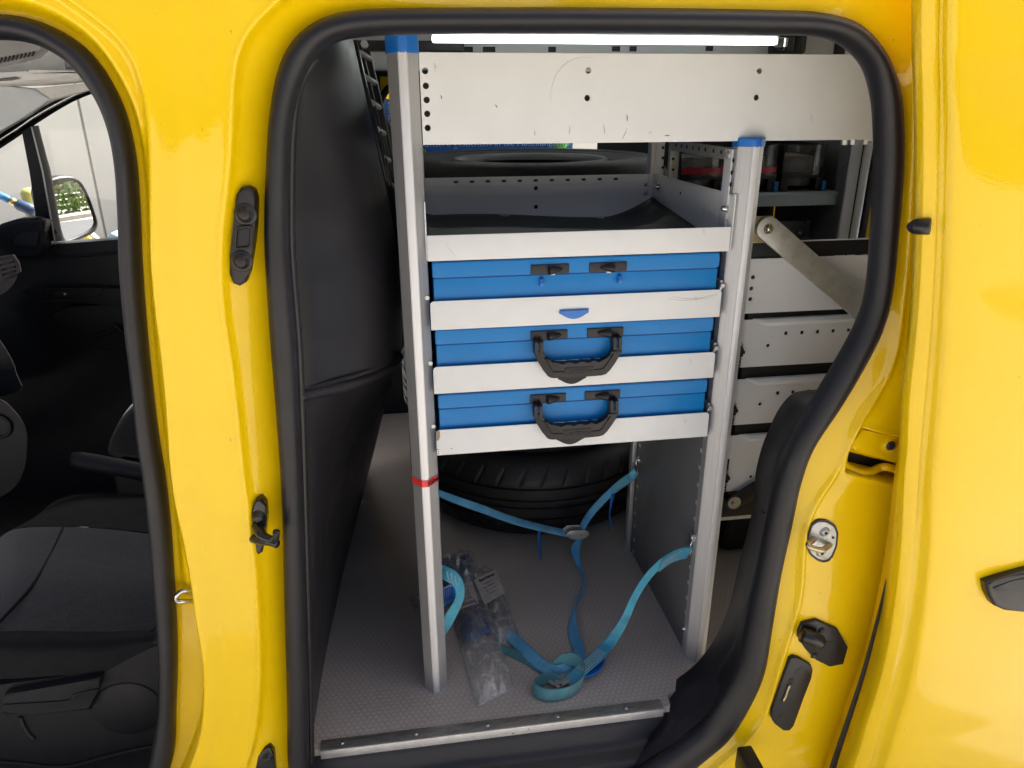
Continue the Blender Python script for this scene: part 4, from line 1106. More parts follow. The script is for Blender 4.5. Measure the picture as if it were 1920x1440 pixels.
def metal_case(k, label):
    dz = DZ[k]
    zt, zc, zs, zb = R_(-.2118 + dz), R_(-.2205 + dz), R_(-.2350 + dz), R_(-.3075 + dz)
    x0, x1 = .0385, .4778
    t = thing("metal_case", label, "case", ((x0 + x1) / 2, 1.2, zb), "blue metal cases in the drawers")
    prof = [(1.0415, zs + .0006), (1.0415, zc), (1.0425, zt), (1.372, zt), (1.372, zs + .0006)]
    bm = bmesh.new(); bm_prism(bm, [(x0, y, z) for y, z in prof], (x1 - x0, 0, 0)); bmesh.ops.bevel(bm, geom=list(bm.edges), offset=.0012, segments=2, affect='EDGES')
    lid = from_bm("lid", bm, 'blue', t, 30)
    bm = bmesh.new(); bm_box(bm, x0 + .0008, x1 - .0012, 1.0424, 1.3715, zb, zs - .0008, .0016, 2)
    body = from_bm("case_body", bm, 'blue', t, 30)
    box("seam", x0 + .003, x1 - .003, 1.0440, 1.369, zs - .001, zs + .001, 'bluedark', t, 0)
    for s, (a, b) in ((1, (.1835, .2412)), (-1, (.2722, .3302))):
        la = box("latch", a, b, 1.0384, 1.0416, zs + .0012, zs + .0152, 'latchblack', t, .0012)
        # conical thumb lever, blunt at one end
        c0 = (a + .026 if s > 0 else b - .0205)
        path = [np.array((c0 + s * d * .021, 1.0372 - .0042 * (1 - d), zs + .0072 + .001 * d)) for d in (0, .05, .3, .6, .85, 1)]
        tube("latch_lever", path, [.0062, .0066, .0060, .0045, .0028, .0012], 'latchblack', la, 12)
        if k == 0:
            xx = c0 + s * .007; box("latch_tongue", xx - .0034, xx + .0034, 1.0395, 1.0412, zs - .0012, zs + .0014, 'coolwhite', la, .0003)
    if k == 0:      # bare handle lugs, the handle is gone
        for xx in (.1965, .3165):
            q = [(xx, 1.0424, zs - .003), (xx, 1.036, zs - .006), (xx, 1.0335, zs - .012), (xx, 1.0345, zs - .016), (xx, 1.0424, zs - .0175)]
            l = prism("handle_lug", q, (.006, 0, 0), 'bluepull', t, .0012)
            cyl("lug_hole", (xx + .006, 1.0375, zs - .011), (1, 0, 0), .0012, .0003, 'posterwhite', l, 8)
        return
    # moulded carrying handle hanging over the drawer front
    off = np.array((0, 0, dz - DZ[1]))
    def hp(zx, zy, Y): return U(980 + zx / 6, 600 + zy / 6, Y) + off
    Yh = 1.0205
    outl = [(138, 388), (172, 470), (230, 566), (285, 636), (318, 654), (350, 658), (620, 645), (890, 627), (940, 612), (985, 570), (1050, 470), (1116, 366), (1116, 340), (1022, 345), (1016, 360), (985, 400), (950, 448), (915, 463), (860, 462), (800, 472), (740, 468), (660, 482), (600, 478), (520, 490), (450, 487), (390, 498), (330, 494), (300, 470), (262, 415), (238, 396), (236, 372), (138, 372)]
    bm = bmesh.new(); bm_prism(bm, [hp(a, b, Yh) for a, b in outl], (0, .0135, 0), .0022, 3)
    H = from_bm("handle", bm, 'latchblack', t, 50)
    ridge = [(250, 420), (300, 520), (345, 585), (480, 582), (650, 574), (820, 560), (905, 552), (965, 470), (1020, 380)]
    tube("handle_ridge", [hp(a, b, Yh - .0002) for a, b in ridge], .0011, 'latchblack', H, 6)
    lg = prism("logo_plate", round_poly([hp(a, b, Yh - .001) for a, b in ((472, 542), (804, 520), (802, 602), (474, 622))], .003), (0, .003, 0), 'latchblack', H, .0008)
    c = hp(640, 573, Yh - .0012); e = hp(740, 567, Yh - .0012)
    text("lettering", "Sortimo", (c[0], Yh - .0013, c[2] - .0003), e - c, (0, 0, 1), .0125, 'seal', lg, .0006, 'CENTER', 0.15, .0002)
    for x_ in (136, 1020):
        y_ = 248 if x_ < 500 else 198
        for q in (0, 60):
            P = [hp(x_ + q, y_ + 8, Yh - .001), hp(x_ + q + 12, y_, Yh - .001), hp(x_ + q + 40, y_ - 1, Yh - .001), hp(x_ + q + 42, y_ + 145, Yh - .001), hp(x_ + q, y_ + 147, Yh - .001)]
            prism("handle_mount", P, (0, .019, 0), 'latchblack', H, .0018)
        P = [hp(x_ + a, y_ + b, Yh + .004) for a, b in ((42, 20), (60, 20), (60, 112), (42, 112))]
        prism("mount_slot", P, (0, .012, 0), 'blue', H)
        P = [hp(x_ + a, y_ + b, Yh + .0005) for a, b in ((40, 108), (62, 108), (62, 146), (40, 146))]
        prism("mount_bridge", P, (0, .016, 0), 'latchblack', H)
metal_case(0, "blue metal case without a handle in the topmost drawer")
metal_case(1, "blue metal case with black handle in the middle drawer")
metal_case(2, "blue metal case with black handle in the lowest, chipped drawer")

# ================================================================== second drawer cabinet beyond the right post
CB = thing("drawer_cabinet", "white and grey drawer cabinet beside the right aluminium post", "cabinet", (0.8, 1.25, FLOOR))
YB = 1.10
def cz(px, py): return U(px, py, YB)[2]
f = box("cabinet_fascia", .535, .98, YB, YB + .002, cz(1405, 588), cz(1400, 486), 'coolwhite', CB, .0008)
bm = bmesh.new()
for px, py in ((1412, 520), (1409, 541), (1407, 561)):
    c = U(px, py, YB); bm_cyl(bm, (c[0], YB - .01, c[2]), (0, 1, 0), .0036, .02, 16)
cut(f, bm)
box("cabinet_top_mat", .535, .98, YB + .004, YB + .016, cz(1400, 486), cz(1400, 457), 'dark', CB, .002)
box("top_edge", .535, .98, YB + .0035, YB + .006, cz(1400, 457), cz(1400, 454.5), 'alu_light', CB, .0005)
box("cabinet_core", .572, .98, YB + .012, 1.41, cz(1362, 935), cz(1405, 590), 'dark', CB, .002)
for k, (lx, ty, by, row) in enumerate(((1394, 600, 692, [(1474, 625), (1504, 623.5), (1533.5, 622), (1562.5, 620.5), (1591.5, 619)]), (1386, 712, 800, [(1458.5, 737), (1487, 735), (1516, 733.5), (1545, 732)]), (1372, 818, 925, []))):
    z1, z0 = cz(lx, ty), cz(lx - 8, by)
    x0 = .5655
    o = box("drawer_front", x0, .98, YB + .006, YB + .008, z0, z1 - .002, 'coolwhite', CB, .0008)
    bm = bmesh.new(); hs = False
    for px, py in row:
        c = U(px, py, YB + .006); bm_box(bm, c[0] - .0032, c[0] + .0032, YB - .01, YB + .02, c[2] - .0032, c[2] + .0032); hs = True
    hpx = {0: (1440, 648), 1: (1425, 758), 2: (1408, 894)}[k]
    c = U(*hpx, YB + .006); bm_cyl(bm, (c[0], YB - .01, c[2]), (0, 1, 0), .0032, .03, 16)
    cut(o, bm)
    # rolled grip lip along the top, starting with a cut corner
    lip = [(0, 0), (-.006, -.001), (-.010, -.006), (-.009, -.012), (-.0075, -.012), (-.0082, -.0065), (-.0055, -.003), (0, -.002)]
    rows = []
    for x, s in ((x0 + .012, .15), (x0 + .022, .55), (x0 + .03, 1.0), (.98, 1.0)):
        rows.append([(x, YB + .006 + a * s, z1 + b * s) for a, b in lip])
    grid("grip_lip", rows, 'coolwhite', o, 40, closed_u=True, caps=True)
    # end profile and black slide carrier on the left
    box("end_profile", x0 - .0065, x0 - .0006, YB + .004, YB + .03, z1 - .048, z1 - .002, 'silver', CB, .001)
    bm = bmesh.new(); bm_box(bm, x0 - .0085, x0 - .0005, YB + .000, YB + .03, z0 + .022, z0 + .037, .001); bm_box(bm, x0 - .0075, x0 + .003, YB + .001, YB + .02, z0 + .026, z0 + .032, .001)
    from_bm("slide_carrier", bm, 'dark', CB)
    for q, (d, e) in enumerate(((.040, .047), (.014, .021), (.002, .010))):
        tube("slide_spring", [(x0 - .009, YB + .004, z0 + d), (x0 - .001, YB + .001, z0 + d + .003), (x0 - .006, YB + .002, z0 + e)], .0009, 'galv', CB, 6)
# folding brace and its pivot plate
q = [U(x, y, 1.083) for x, y in ((1380, 406), (1448, 405), (1454, 411), (1455, 455), (1380, 455))]
o = prism("pivot_plate", q, (0, .003, 0), 'zinc', CB, .0006)
def bar(name, a, b, w, Y, th, mat, parent, wb=None):
    A, B = U(*a, Y), U(*b, Y); d = (B - A) / np.linalg.norm(B - A); n = np.array((-d[2], 0, d[0]))
    pts = [A + n * w * math.sin(t) - d * w * math.cos(t) for t in np.linspace(math.pi / 2, -math.pi / 2, 13)]
    pts = [A + (-d * math.sin(t) + n * math.cos(t)) * w for t in np.linspace(0, math.pi, 13)]
    pts += [B - n * w, B + n * w]
    return prism(name, pts, (0, th, 0), mat, parent, .0006), A, B
o, A, B = bar("folding_brace", (1441, 429), (1700, 652), .0185, 1.074, .005, 'galv', CB)
cyl("brace_washer", A + (0, .0008, 0), (0, -1, 0), .0085, .0012, 'chrome', o, 24); cyl("brace_rivet", A, (0, -1, 0), .0064, .005, 'chrome', o, 18, .0045, .0018)
c = U(1622, 571, 1.0738); cyl("brace_hole", c, (0, -1, 0), .003, .0005, 'dark', o, 12)
o, A, B = bar("lower_brace", (1377, 943), (1520, 858), .0155, 1.088, .005, 'plastic', CB)
cyl("brace_washer", A + (0, .0012, 0), (0, -1, 0), .0125, .0014, 'galv', o, 24); cyl("brace_rivet", A, (0, -1, 0), .0062, .004, 'chrome', o, 18, .0045, .0015)
bm = bmesh.new(); bm_box(bm, .555, .98, 1.11, 1.16, cz(1370, 975), cz(1365, 940), .003)
from_bm("base_rail", bm, 'plastic', CB)
box("floor_rail", .56, .98, 1.145, 1.157, cz(1370, 1000), cz(1370, 993), 'silver', CB, .001)
for xx in (.62, .95):
    box("cabinet_foot", xx, xx + .03, 1.37, 1.40, FLOOR, cz(1370, 974), 'dark', CB, .002)

# ================================================================== far shelf with clear fronted bins
FS = thing("far_shelf", "grey shelf unit holding clear bins beyond the cabinet", "shelf", (1.0, 2.0, FLOOR))
sz1, sz0 = U(1400, 363, 1.9)[2], U(1400, 388, 1.9)[2]
bm = bmesh.new(); q = [(1.9, sz0), (1.9, sz1 - .006), (1.906, sz1), (2.2, sz1), (2.2, sz0)]
bm_prism(bm, [(.56, y, z) for y, z in q], (.64, 0, 0), .0015); from_bm("shelf_board", bm, 'glove', FS)
box("shelf_end", 1.2005, 1.2045, 1.88, 2.24, FLOOR, R_(-.05), 'greypaint', FS, .001)
for px, py in ((1560, 343), (1548, 346), (1560, 362), (1544, 430), (1565, 398), (1524, 434), (1498, 434)):
    c = U(px, py, 1.92); cyl("hole", (1.2003, c[1] + .1, c[2]), (-1, 0, 0), .006, .0004, 'dark', FS, 10)
for px, py in ((1565, 398), (1511, 413), (1497, 435)):
    c = U(px, py, 2.0); cyl("screw_head", c, (0, -1, 0), .006, .01, 'chrome', FS, 10)
box("shelf_post", 1.205, 1.236, 1.875, 1.90, FLOOR, R_(-.05), 'silver', FS, .002)
tube("shelf_post_edge", [(1.249, 1.87, FLOOR), (1.249, 1.87, R_(-.05))], .0105, 'alu_light', FS, 12)
box("shelf_back", .60, 1.20, 2.245, 2.25, R_(-.75), R_(.02), 'dark', FS, .001)
o = box("under_shelf_panel", .56, 1.10, 2.16, 2.17, R_(-.52), sz0 - .002, 'greypaint', FS, .001)
box("lower_shelf", 1.05, 1.19, 2.0, 2.02, R_(-.37), R_(-.32), 'greypaint', FS, .001)
box("rear_pillar", 1.2815, 1.40, 1.87, 1.99, FLOOR, R_(.10), 'yellow', VAN, .02)
box("pillar_trim", 1.262, 1.281, 1.862, 1.95, FLOOR, R_(.10), 'plastic', VAN, .004)
for k, (px0, px1, red) in enumerate(((1272, 1352, True), (1378, 1452, True), (1462, 1541, False))):
    lab = ["clear fronted black bin with red band, seen left of the shorter post", "clear fronted black bin with red band, partly hidden by the shorter post", "clear fronted black bin without a red band at the end of the far shelf"][k]
    a, b = U(px0, 358, 1.925), U(px1, 358, 1.925)
    x0, x1 = a[0], b[0]
    t = thing("storage_bin", lab, "bin", ((x0 + x1) / 2, 2.05, sz1), "bins on the far shelf")
    zt = U(1400, 272, 1.925)[2]
    zm = sz1 + (zt - sz1) * .38
    bm = bmesh.new()
    bm_box(bm, x0, x0 + .004, 1.93, 2.19, sz1, zt, .001); bm_box(bm, x1 - .004, x1, 1.93, 2.19, sz1, zt, .001); bm_box(bm, x0, x1, 2.186, 2.19, sz1, zt, .001); bm_box(bm, x0, x1, 1.93, 2.19, sz1, sz1 + .004, .001)
    bm_box(bm, x0, x0 + .022, 1.925, 1.93, sz1, zm, .001); bm_box(bm, x1 - .022, x1, 1.925, 1.93, sz1, zm, .001); bm_box(bm, x0 + .0, x1, 1.924, 1.9295, zm - .012, zm + .004, .001)
    from_bm("bin_body", bm, 'smoothblack', t)
    rows = [[(x0 + .006 + (x1 - x0 - .012) * u, 1.922 - .028 * math.sin(math.pi * u) ** .6, zm + (zt - zm) * v) for u in np.linspace(0, 1, 9)] for v in np.linspace(0, 1, 6)]
    grid("clear_front", rows, 'bin', t, True)
    bm = bmesh.new(); bm_box(bm, x0 + .01, x1 - .02, 1.95, 2.1, sz1 + .01, zt - .03, .01)
    from_bm("bin_contents", bm, simple('grey_bagged_parts', (.16, .15, .15), .3, metal=.3, var=.6, vscale=26), t)
    if red:
        rows = [[(x0 + .004 + (x1 - x0 - .008) * u, 1.9195 - .029 * math.sin(math.pi * u) ** .6, zm + .006 + .016 * v) for u in np.linspace(0, 1, 9)] for v in (0, 1)]
        grid("red_band", rows, 'redtape', t, True)
    box("blue_clip", x1 - .006, x1 + .006, 1.918, 1.9235, sz1 + .001, sz1 + .028, 'bluecap', t, .001)

# ================================================================== stack of wheels
def wheel(k, label):
    z = FLOOR + k * .2212 + .0002
    c = (.318 + (.004, -.004, .006, -.002)[k], 1.806 + (.0, .006, -.004, .003)[k], z)
    t = thing("wheel", label, "wheel", c, "wheels stacked behind the rack")
    Rr, W = .338, .2205
    prof = [(.205, .034), (.214, .016), (.232, .009), (.262, .002), (.288, .0), (.308, .009), (.324, .026), (.3345, .046)]
    tread = []
    zz = .046
    for i, (w_, g_) in enumerate(((.024, 1), (.028, 1), (.028, 1), (.028, 0))):
        pass
    lows = [(.338, .054), (.338, .066), (.332, .0675), (.332, .073), (.338, .0745), (.3385, .096), (.333, .0975), (.333, .104), (.3385, .1055)]
    half = prof + lows + [(.3388, .1102)]
    prof_full = half + [(r, W - zv) for r, zv in reversed(half[:-1])]
    n = 360
    rows = []
    for i, (r, zv) in enumerate(prof_full):
        zc_ = abs(zv - W / 2)
        row = []
        for j in range(n):
            a = j * 2 * math.pi / n
            rr = r
            if .046 < zc_ < .080 and (j % 9 == 0): rr -= .0050   # shoulder sipes
            if zc_ < .02 and j % 18 == 0: rr -= .0012
            row.append((c[0] + rr * math.cos(a + zc_ * 1.2), c[1] + rr * math.sin(a + zc_ * 1.2), c[2] + zv))
        rows.append(row)
    grid("tyre", rows, 'rubber', t, 35, closed_u=True)
    rp = [(.207, .022), (.207, .03), (.196, .032), (.190, .05), (.188, .1), (.190, .17), (.196, .188), (.207, .190), (.207, .198), (.200, .201), (.192, .196), (.186, .178), (.150, .165), (.09, .172), (.06, .168), (.03, .168), (.0, .168)]
    lathe_z("rim", c, rp, M['greypaint'] if k < 3 else M['smoothblack'], t, 72)
    if k == 3:
        # raised sidewall lettering ring and a bead
        lathe_z("sidewall_bead", c, [(.255, W - .004), (.258, W - .001), (.263, W - .0006), (.266, W - .002)], 'rubber', t, 96)
        lathe_z("rim_edge", c, [(.174, .198), (.177, .212), (.184, .2145), (.189, .210), (.192, .198)], 'greypaint', t, 72)
for k, s in enumerate(("black tyre at the bottom of the stack, behind the slack blue strap", "black tyre second from the floor in the stack behind the rack", "black tyre third from the floor in the stack behind the drawers", "topmost tyre of the stack, seen above the tray")):
    wheel(k, s)

# ================================================================== LED tube on the far roof rail
a, b_ = U(810, 69, 2.0), U(1455, 77, 2.0)
LP = thing("led_light", "lit white LED strip light above the top shelf", "light", ((a[0] + b_[0]) / 2, 2.0, a[2] - .012))
zz = (a[2] + b_[2]) / 2 - .005
bm = bmesh.new(); bm_box(bm, a[0], b_[0], 1.988, 2.012, zz - .0065, zz + .012, .006, 3); from_bm("diffuser", bm, 'lamp', LP)
box("lamp_housing", a[0] - .004, b_[0] + .004, 1.992, 2.026, zz + .0125, zz + .03, 'silver', LP, .002)
box("end_cap", b_[0] + .0005, b_[0] + .03, 1.988, 2.012, zz - .011, zz + .012, 'bin', LP, .003)
for xx in (a[0] + .05, b_[0] - .05):
    box("lamp_bracket", xx, xx + .03, 2.0265, YFAR - .142, zz + .016, zz + .026, 'silver', LP, .001)
# black fitting beside the lamp
p = U(1488, 80, YFAR - .2)
o = box("interior_fitting", p[0] - .05, p[0] + .055, YFAR - .18, YFAR - .139, p[2] - .03, p[2] + .03, 'smoothblack', VAN, .012)
for dx in (-.03, .0, .03): box("fitting_lens", p[0] + dx - .012, p[0] + dx + .012, YFAR - .184, YFAR - .1795, p[2] - .02, p[2] + .018, 'bin', o, .003)
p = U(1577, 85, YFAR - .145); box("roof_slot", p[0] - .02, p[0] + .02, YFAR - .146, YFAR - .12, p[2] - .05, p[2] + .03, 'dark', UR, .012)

# ================================================================== lashing straps
def wvec(*v): return np.array(v, float)
STG = "blue lashing straps across the rack"
# rear strap, slack, with a cam buckle in front of the tyre
SA = thing("lashing_strap", "slack pale blue strap with metal buckle hanging in front of the tyre", "strap", (.3, 1.4, FLOOR), STG)
Ys = 1.385
L = [U(x, y, Ys) for x, y in ((800, 912), (824, 925), (860, 939), (900, 953), (940, 968), (980, 981), (1020, 991), (1062, 1000))]
Wd = [wvec(-.002, .004, .0085), wvec(-.002, .003, .0085), wvec(-.001, .004, .0085), wvec(-.001, .006, .0080), wvec(-.001, .008, .0062), wvec(-.001, .010, .004), wvec(-.002, .010, .004), wvec(-.002, .010, .004)]
ribbon("webbing", L, Wd, 'web2', SA)
hk = UX(1193, 884, .484)
Rr = [U(1090, 992, Ys), U(1104, 968, Ys), U(1122, 946, Ys), U(1142, 926, Ys), U(1158, 912, Ys), U(1178, 898, Ys + .003), hk]
Wd = [wvec(-.003, .008, .003), wvec(-.004, .006, .004), wvec(-.005, .004, .0045), wvec(-.0055, .003, .0055), wvec(-.006, .001, .007), wvec(-.0065, 0, .0085), wvec(-.0055, 0, .0085)]
ribbon("webbing", Rr, Wd, 'web2', SA)
St = [U(1150, 918, Ys - .003), U(1162, 909, Ys - .003), U(1176, 899, Ys - .001), U(1190, 889, Ys + .001)]
ribbon("sewn_end", St, [wvec(-.006, 0, .0075), wvec(-.0065, 0, .0085), wvec(-.0065, 0, .009), wvec(-.0055, 0, .0088)], 'web', SA)
for q in (-.6, -.2, .2, .6):
    tube("stitching", [a + np.array((-.006 * q, -.0022, .008 * q)) for a in cr(St[:3], 5)], .0004, 'thread', SA, 5)
# short loose tails
ribbon("loose_tail", [U(1150, 925, Ys - .004), U(1146, 945, Ys - .006), U(1143, 965, Ys - .005), U(1147, 990, Ys - .004)], [wvec(.005, .002, 0), wvec(.0035, .003, 0), wvec(.002, .003, 0), wvec(.002, .002, 0)], 'bluecap', SA)
ribbon("loose_tail", [U(1011, 993, Ys - .004), U(1011, 1010, Ys - .006), U(1012, 1030, Ys - .005), U(1014, 1050, Ys - .004)], [wvec(.0035, .002, 0), wvec(.0035, .003, 0), wvec(.003, .003, 0), wvec(.001, .002, 0)], 'bluecap', SA)
q = [U(x, y, Ys - .012) for x, y in ((1060, 1003), (1070, 995), (1098, 994), (1105, 999), (1103, 1006), (1093, 1011), (1072, 1012))]
bk = prism("cam_buckle", round_poly(q, .003), (0, .0022, 0), 'galv', SA, .0007)
prism("buckle_cheek", [p + np.array((-.004, .016, .004)) for p in q], (0, .002, 0), 'galv', bk, .0006)
cyl("buckle_pin", U(1089, 1003, Ys - .0125), (0, -1, 0), .0022, .0012, 'chrome', bk, 10)
# wire hook at the panel
tube("wire_hook", cr([hk + np.array(v) for v in ((-.001, .0, -.008), (.003, -.002, .004), (.002, -.004, .012), (-.003, -.004, .020), (-.002, -.003, .028), (.003, -.002, .034), (.007, 0, .036))], 4), .0014, 'chrome', SA, 8)
tail = [U(1086, 1010, Ys - .002), U(1079, 1030, Ys - .008), UZ(1083, 1050, FLOOR + .02), UZ(1090, 1068, FLOOR + .012), UZ(1098, 1090, FLOOR + .014), UZ(1090, 1112, FLOOR + .012), UZ(1078, 1135, FLOOR + .012), UZ(1073, 1160, FLOOR + .012), UZ(1074, 1185, FLOOR + .008), UZ(1083, 1212, FLOOR + .006), UZ(1090, 1240, FLOOR + .006), UZ(1092, 1262, FLOOR + .004)]
Wd = [wvec(.008, .004, 0), wvec(.011, 0, -.002), wvec(.007, .006, .004), wvec(.003, .008, .006), wvec(.002, .006, .009), wvec(.003, .008, .007), wvec(.006, .005, .008), wvec(.008, .003, .008), wvec(.010, .001, .006), wvec(.011, 0, .004), wvec(.012, 0, .001), wvec(.012, 0, 0)]
ribbon("webbing", tail, Wd, 'web2', SA)
# front strap from the right panel to the heap
SB = thing("lashing_strap", "turquoise strap from the right panel to the heap on the floor", "strap", (.4, 1.0, FLOOR), STG)
h2 = UX(1294, 1033, .487)
zf = FLOOR
B_ = [h2, U(1270, 1040, 1.06), U(1240, 1056, 1.05), U(1212, 1085, 1.04), U(1190, 1120, 1.03), U(1172, 1160, 1.02), UZ(1150, 1196, zf + .05), UZ(1122, 1228, zf + .034), UZ(1088, 1258, zf + .026), UZ(1062, 1280, zf + .018)]
Wd = [wvec(.007, 0, .011), wvec(.005, .002, .012), wvec(.004, .003, .011), wvec(-.001, .003, .009), wvec(-.004, .003, .005), wvec(-.006, .003, .003), wvec(-.008, .005, .003), wvec(-.009, .008, .001), wvec(-.008, .009, 0), wvec(-.008, .009, 0)]
ribbon("webbing", B_, Wd, 'web', SB)
st = [h2 + np.array((-.001, -.003, -.001)), U(1266, 1042, 1.0565), U(1238, 1060, 1.0465)]
ribbon("sewn_end", st, [wvec(.007, 0, .0115), wvec(.005, .002, .0125), wvec(.004, .003, .012)], 'web', SB)
for q in (-.7, -.35, 0, .35, .7):
    tube("stitching", [a + np.array((.004 * q, -.0024, .011 * q)) for a in cr(st, 6)[4:]], .0005, 'thread', SB, 5)
    tube("stitching", [a + np.array((-.009 * q, .008 * q, .0026)) for a in cr([B_[7] + (B_[6] - B_[7]) * .2, B_[7], B_[8]], 5)], .0006, 'thread', SB, 5)
tube("wire_hook", cr([h2 + np.array(v) for v in ((-.001, 0, -.012), (.002, -.002, .006), (-.002, -.004, .014), (.001, -.003, .022), (.006, 0, .026))], 4), .0016, 'chrome', SB, 8)
screw("hook_screw", h2 + np.array((.0045, 0, .03)), (-1, -.4, 0), .006, SB, h=.006)
# heap: coil of webbing with a cam buckle and a blue press tab
HP = thing("lashing_strap", "dirty teal strap coiled in a heap with a grey buckle on the floor", "strap", (.27, .98, FLOOR), STG)
def heap_strip(name, pts, mat, wids=None, hh=.012):
    P = [UZ(x, y, zf + h) for x, y, h in pts]
    if wids is None: wids = [wvec(0, 0, hh)] * len(P)
    ribbon(name, P, wids, mat, HP)
V = wvec(0, .001, .0115)
tiltv = wvec(.002, .004, .0105)
# standing loop
heap_strip("webbing_loop", [(1052, 1282, .016), (1030, 1272, .017), (1005, 1282, .016), (1003, 1294, .014), (1025, 1303, .013), (1060, 1300, .013), (1085, 1286, .014), (1094, 1268, .020), (1090, 1248, .030), (1073, 1236, .036), (1052, 1238, .034), (1036, 1250, .024)], 'web3', [tiltv] * 5 + [wvec(.002, .003, .011)] * 3 + [wvec(.003, .006, .009)] * 4)
# strap coming in from the left
heap_strip("webbing", [(925, 1165, .010), (955, 1190, .008), (985, 1218, .010), (1012, 1244, .014), (1040, 1258, .018), (1066, 1252, .020), (1088, 1238, .022)], 'web2', [wvec(.010, .006, .001), wvec(.011, .005, .002), wvec(.011, .004, .003), wvec(.010, .003, .006), wvec(.004, .003, .0105), wvec(.001, .006, .0105), wvec(.001, .008, .008)])
heap_strip("webbing", [(930, 1212, .004), (955, 1222, .004), (985, 1236, .005), (1010, 1250, .008), (1034, 1262, .012)], 'web3', [wvec(.004, .006, .002), wvec(.003, .008, .003), wvec(.002, .008, .004), wvec(.002, .006, .006), wvec(.001, .004, .008)])
q = [UZ(x, y, zf + .018) for x, y in ((1036, 1285), (1044, 1279), (1075, 1263), (1083, 1262), (1080, 1270), (1060, 1284), (1046, 1291))]
bk = prism("cam_buckle", round_poly(q, .003), (0, 0, .0022), 'galv', HP, .0007)
prism("buckle_cheek", [p + np.array((-.006, .014, -.006)) for p in q], (0, 0, .002), 'galv', bk, .0006)
cyl("buckle_pin", UZ(1051, 1285, zf + .0202), (0, 0, 1), .0025, .0012, 'chrome', bk, 10)
tube("buckle_bar", [UZ(1040, 1272, zf + .016), UZ(1047, 1280, zf + .016)], .003, 'galv', bk, 8)
q = [UZ(x, y, zf + .014) for x, y in ((1090, 1262), (1100, 1246), (1124, 1231), (1134, 1232), (1134, 1244), (1122, 1262), (1104, 1270), (1090, 1272))]
tb = prism("press_tab", round_poly(q, .004), (0, 0, .004), 'bluecap', HP, .001)
for t in np.linspace(.1, .9, 6):
    a, b = UZ(1096 + 34 * t, 1258 - 20 * t, zf + .0182), UZ(1104 + 26 * t, 1266 - 16 * t, zf + .0182)
    tube("tab_rib", [a, b], .0011, 'bluedark', tb, 6)
# strap end at the left post
SC = thing("lashing_strap", "turquoise strap end folded against the left post above the film bags", "strap", (.05, 1.06, FLOOR), STG)
def sc(x, y, Y): return U(x, y, Y)
pts = [sc(822, 1066, 1.085), sc(836, 1075, 1.07), sc(852, 1084, 1.06), sc(861, 1100, 1.055), sc(862, 1118, 1.056), sc(856, 1134, 1.06), sc(846, 1152, 1.065), sc(836, 1170, 1.07), sc(822, 1192, 1.08)]
W0 = wvec(.003, .004, .0105)
ribbon("webbing", pts, [W0, wvec(.003, .005, .0105), wvec(.004, .006, .009), wvec(.007, .006, .006), wvec(.009, .005, .002), wvec(.010, .004, -.002), wvec(.010, .003, -.005), wvec(.010, .003, -.006), wvec(.010, .003, -.006)], 'web', SC)
for k in range(3):
    x = 838 + 7 * k
    tube("stitching", [sc(x, 1072 + 4 * k, 1.056), sc(x + 6, 1098 + 2 * k, 1.052), sc(x + 9, 1074 + 5 * k, 1.053)], .0006, 'thread', SC, 5)
q = [sc(x, y, 1.075) for x, y in ((826, 1104), (850, 1094), (860, 1104), (850, 1126), (826, 1142))]
tb = prism("press_tab", round_poly(q, .004), (.002, .004, 0), 'bluecap', SC, .001)
for t in np.linspace(.1, .8, 5):
    tube("tab_rib", [sc(830 + 20 * t, 1106 - 6 * t, 1.0735), sc(828 + 22 * t, 1134 - 14 * t, 1.0735)], .0010, 'bluedark', tb, 6)
tube("wire_hook", cr([sc(826, 1060, 1.08), sc(830, 1064, 1.078), sc(829, 1072, 1.078)], 4), .0016, 'galv', SC, 8)

# ================================================================== film bags on the floor
def film_bag(pxq, hgt, label, seed, n=34, m_=16, flat_end=True):
    r = np.random.default_rng(seed)
    q = [UZ(x, y, FLOOR + .001) for x, y in pxq]      # top-left, top-right, bottom-right, bottom-left
    t = thing("film_bag", label, "bag", np.mean(q, 0), "clear film bags on the load floor")
    ph = r.uniform(0, 6.28, 12); fr = r.uniform(4, 26, (12, 2)); am = r.uniform(.2, 1, 12)
    rows_t = []; rows_b = []
    for i in range(n + 1):
        v = i / n; rt, rb = [], []
        for j in range(m_ + 1):
            u = j / m_
            p = (q[0] * (1 - u) + q[1] * u) * (1 - v) + (q[3] * (1 - u) + q[2] * u) * v
            prof_ = (1 - abs(2 * u - 1) ** 3.2) ** .7 * (min(1, v / .06) * min(1, (1 - v) / .12)) ** .6
            w = sum(a * math.sin(f[0] * u * 1.4 + f[1] * v + c) for a, f, c in zip(am, fr, ph)) / 6
            crease = .0035 * abs(math.sin(9 * u + 7 * v * math.sin(3 * v + seed) + seed)) ** .5
            rt.append(p + np.array((0, 0, hgt * prof_ * (.85 + .25 * w) + crease * prof_)))
            rb.append(p)
        rows_t.append(rt); rows_b.append(rb)
    grid("film", rows_t, 'film', t, True)
    rim = [rows_t[i][0] for i in range(n + 1)] + [rows_t[n][j] for j in range(m_ + 1)] + [rows_t[i][m_] for i in range(n, -1, -1)] + [rows_t[0][j] for j in range(m_, -1, -1)]
    tube("film_edge", [p + np.array((0, 0, .001)) for p in rim], .0011, 'film', t, 6)
    return t, q
t, q = film_bag([(818, 1050), (886, 1036), (964, 1290), (894, 1326)], .036, "long clear film bag with blue dividers and torn open end, on the floor", 3)
def bagpt(q, u, v, h): 
    p = (q[0] * (1 - u) + q[1] * u) * (1 - v) + (q[3] * (1 - u) + q[2] * u) * v; return p + np.array((0, 0, h))
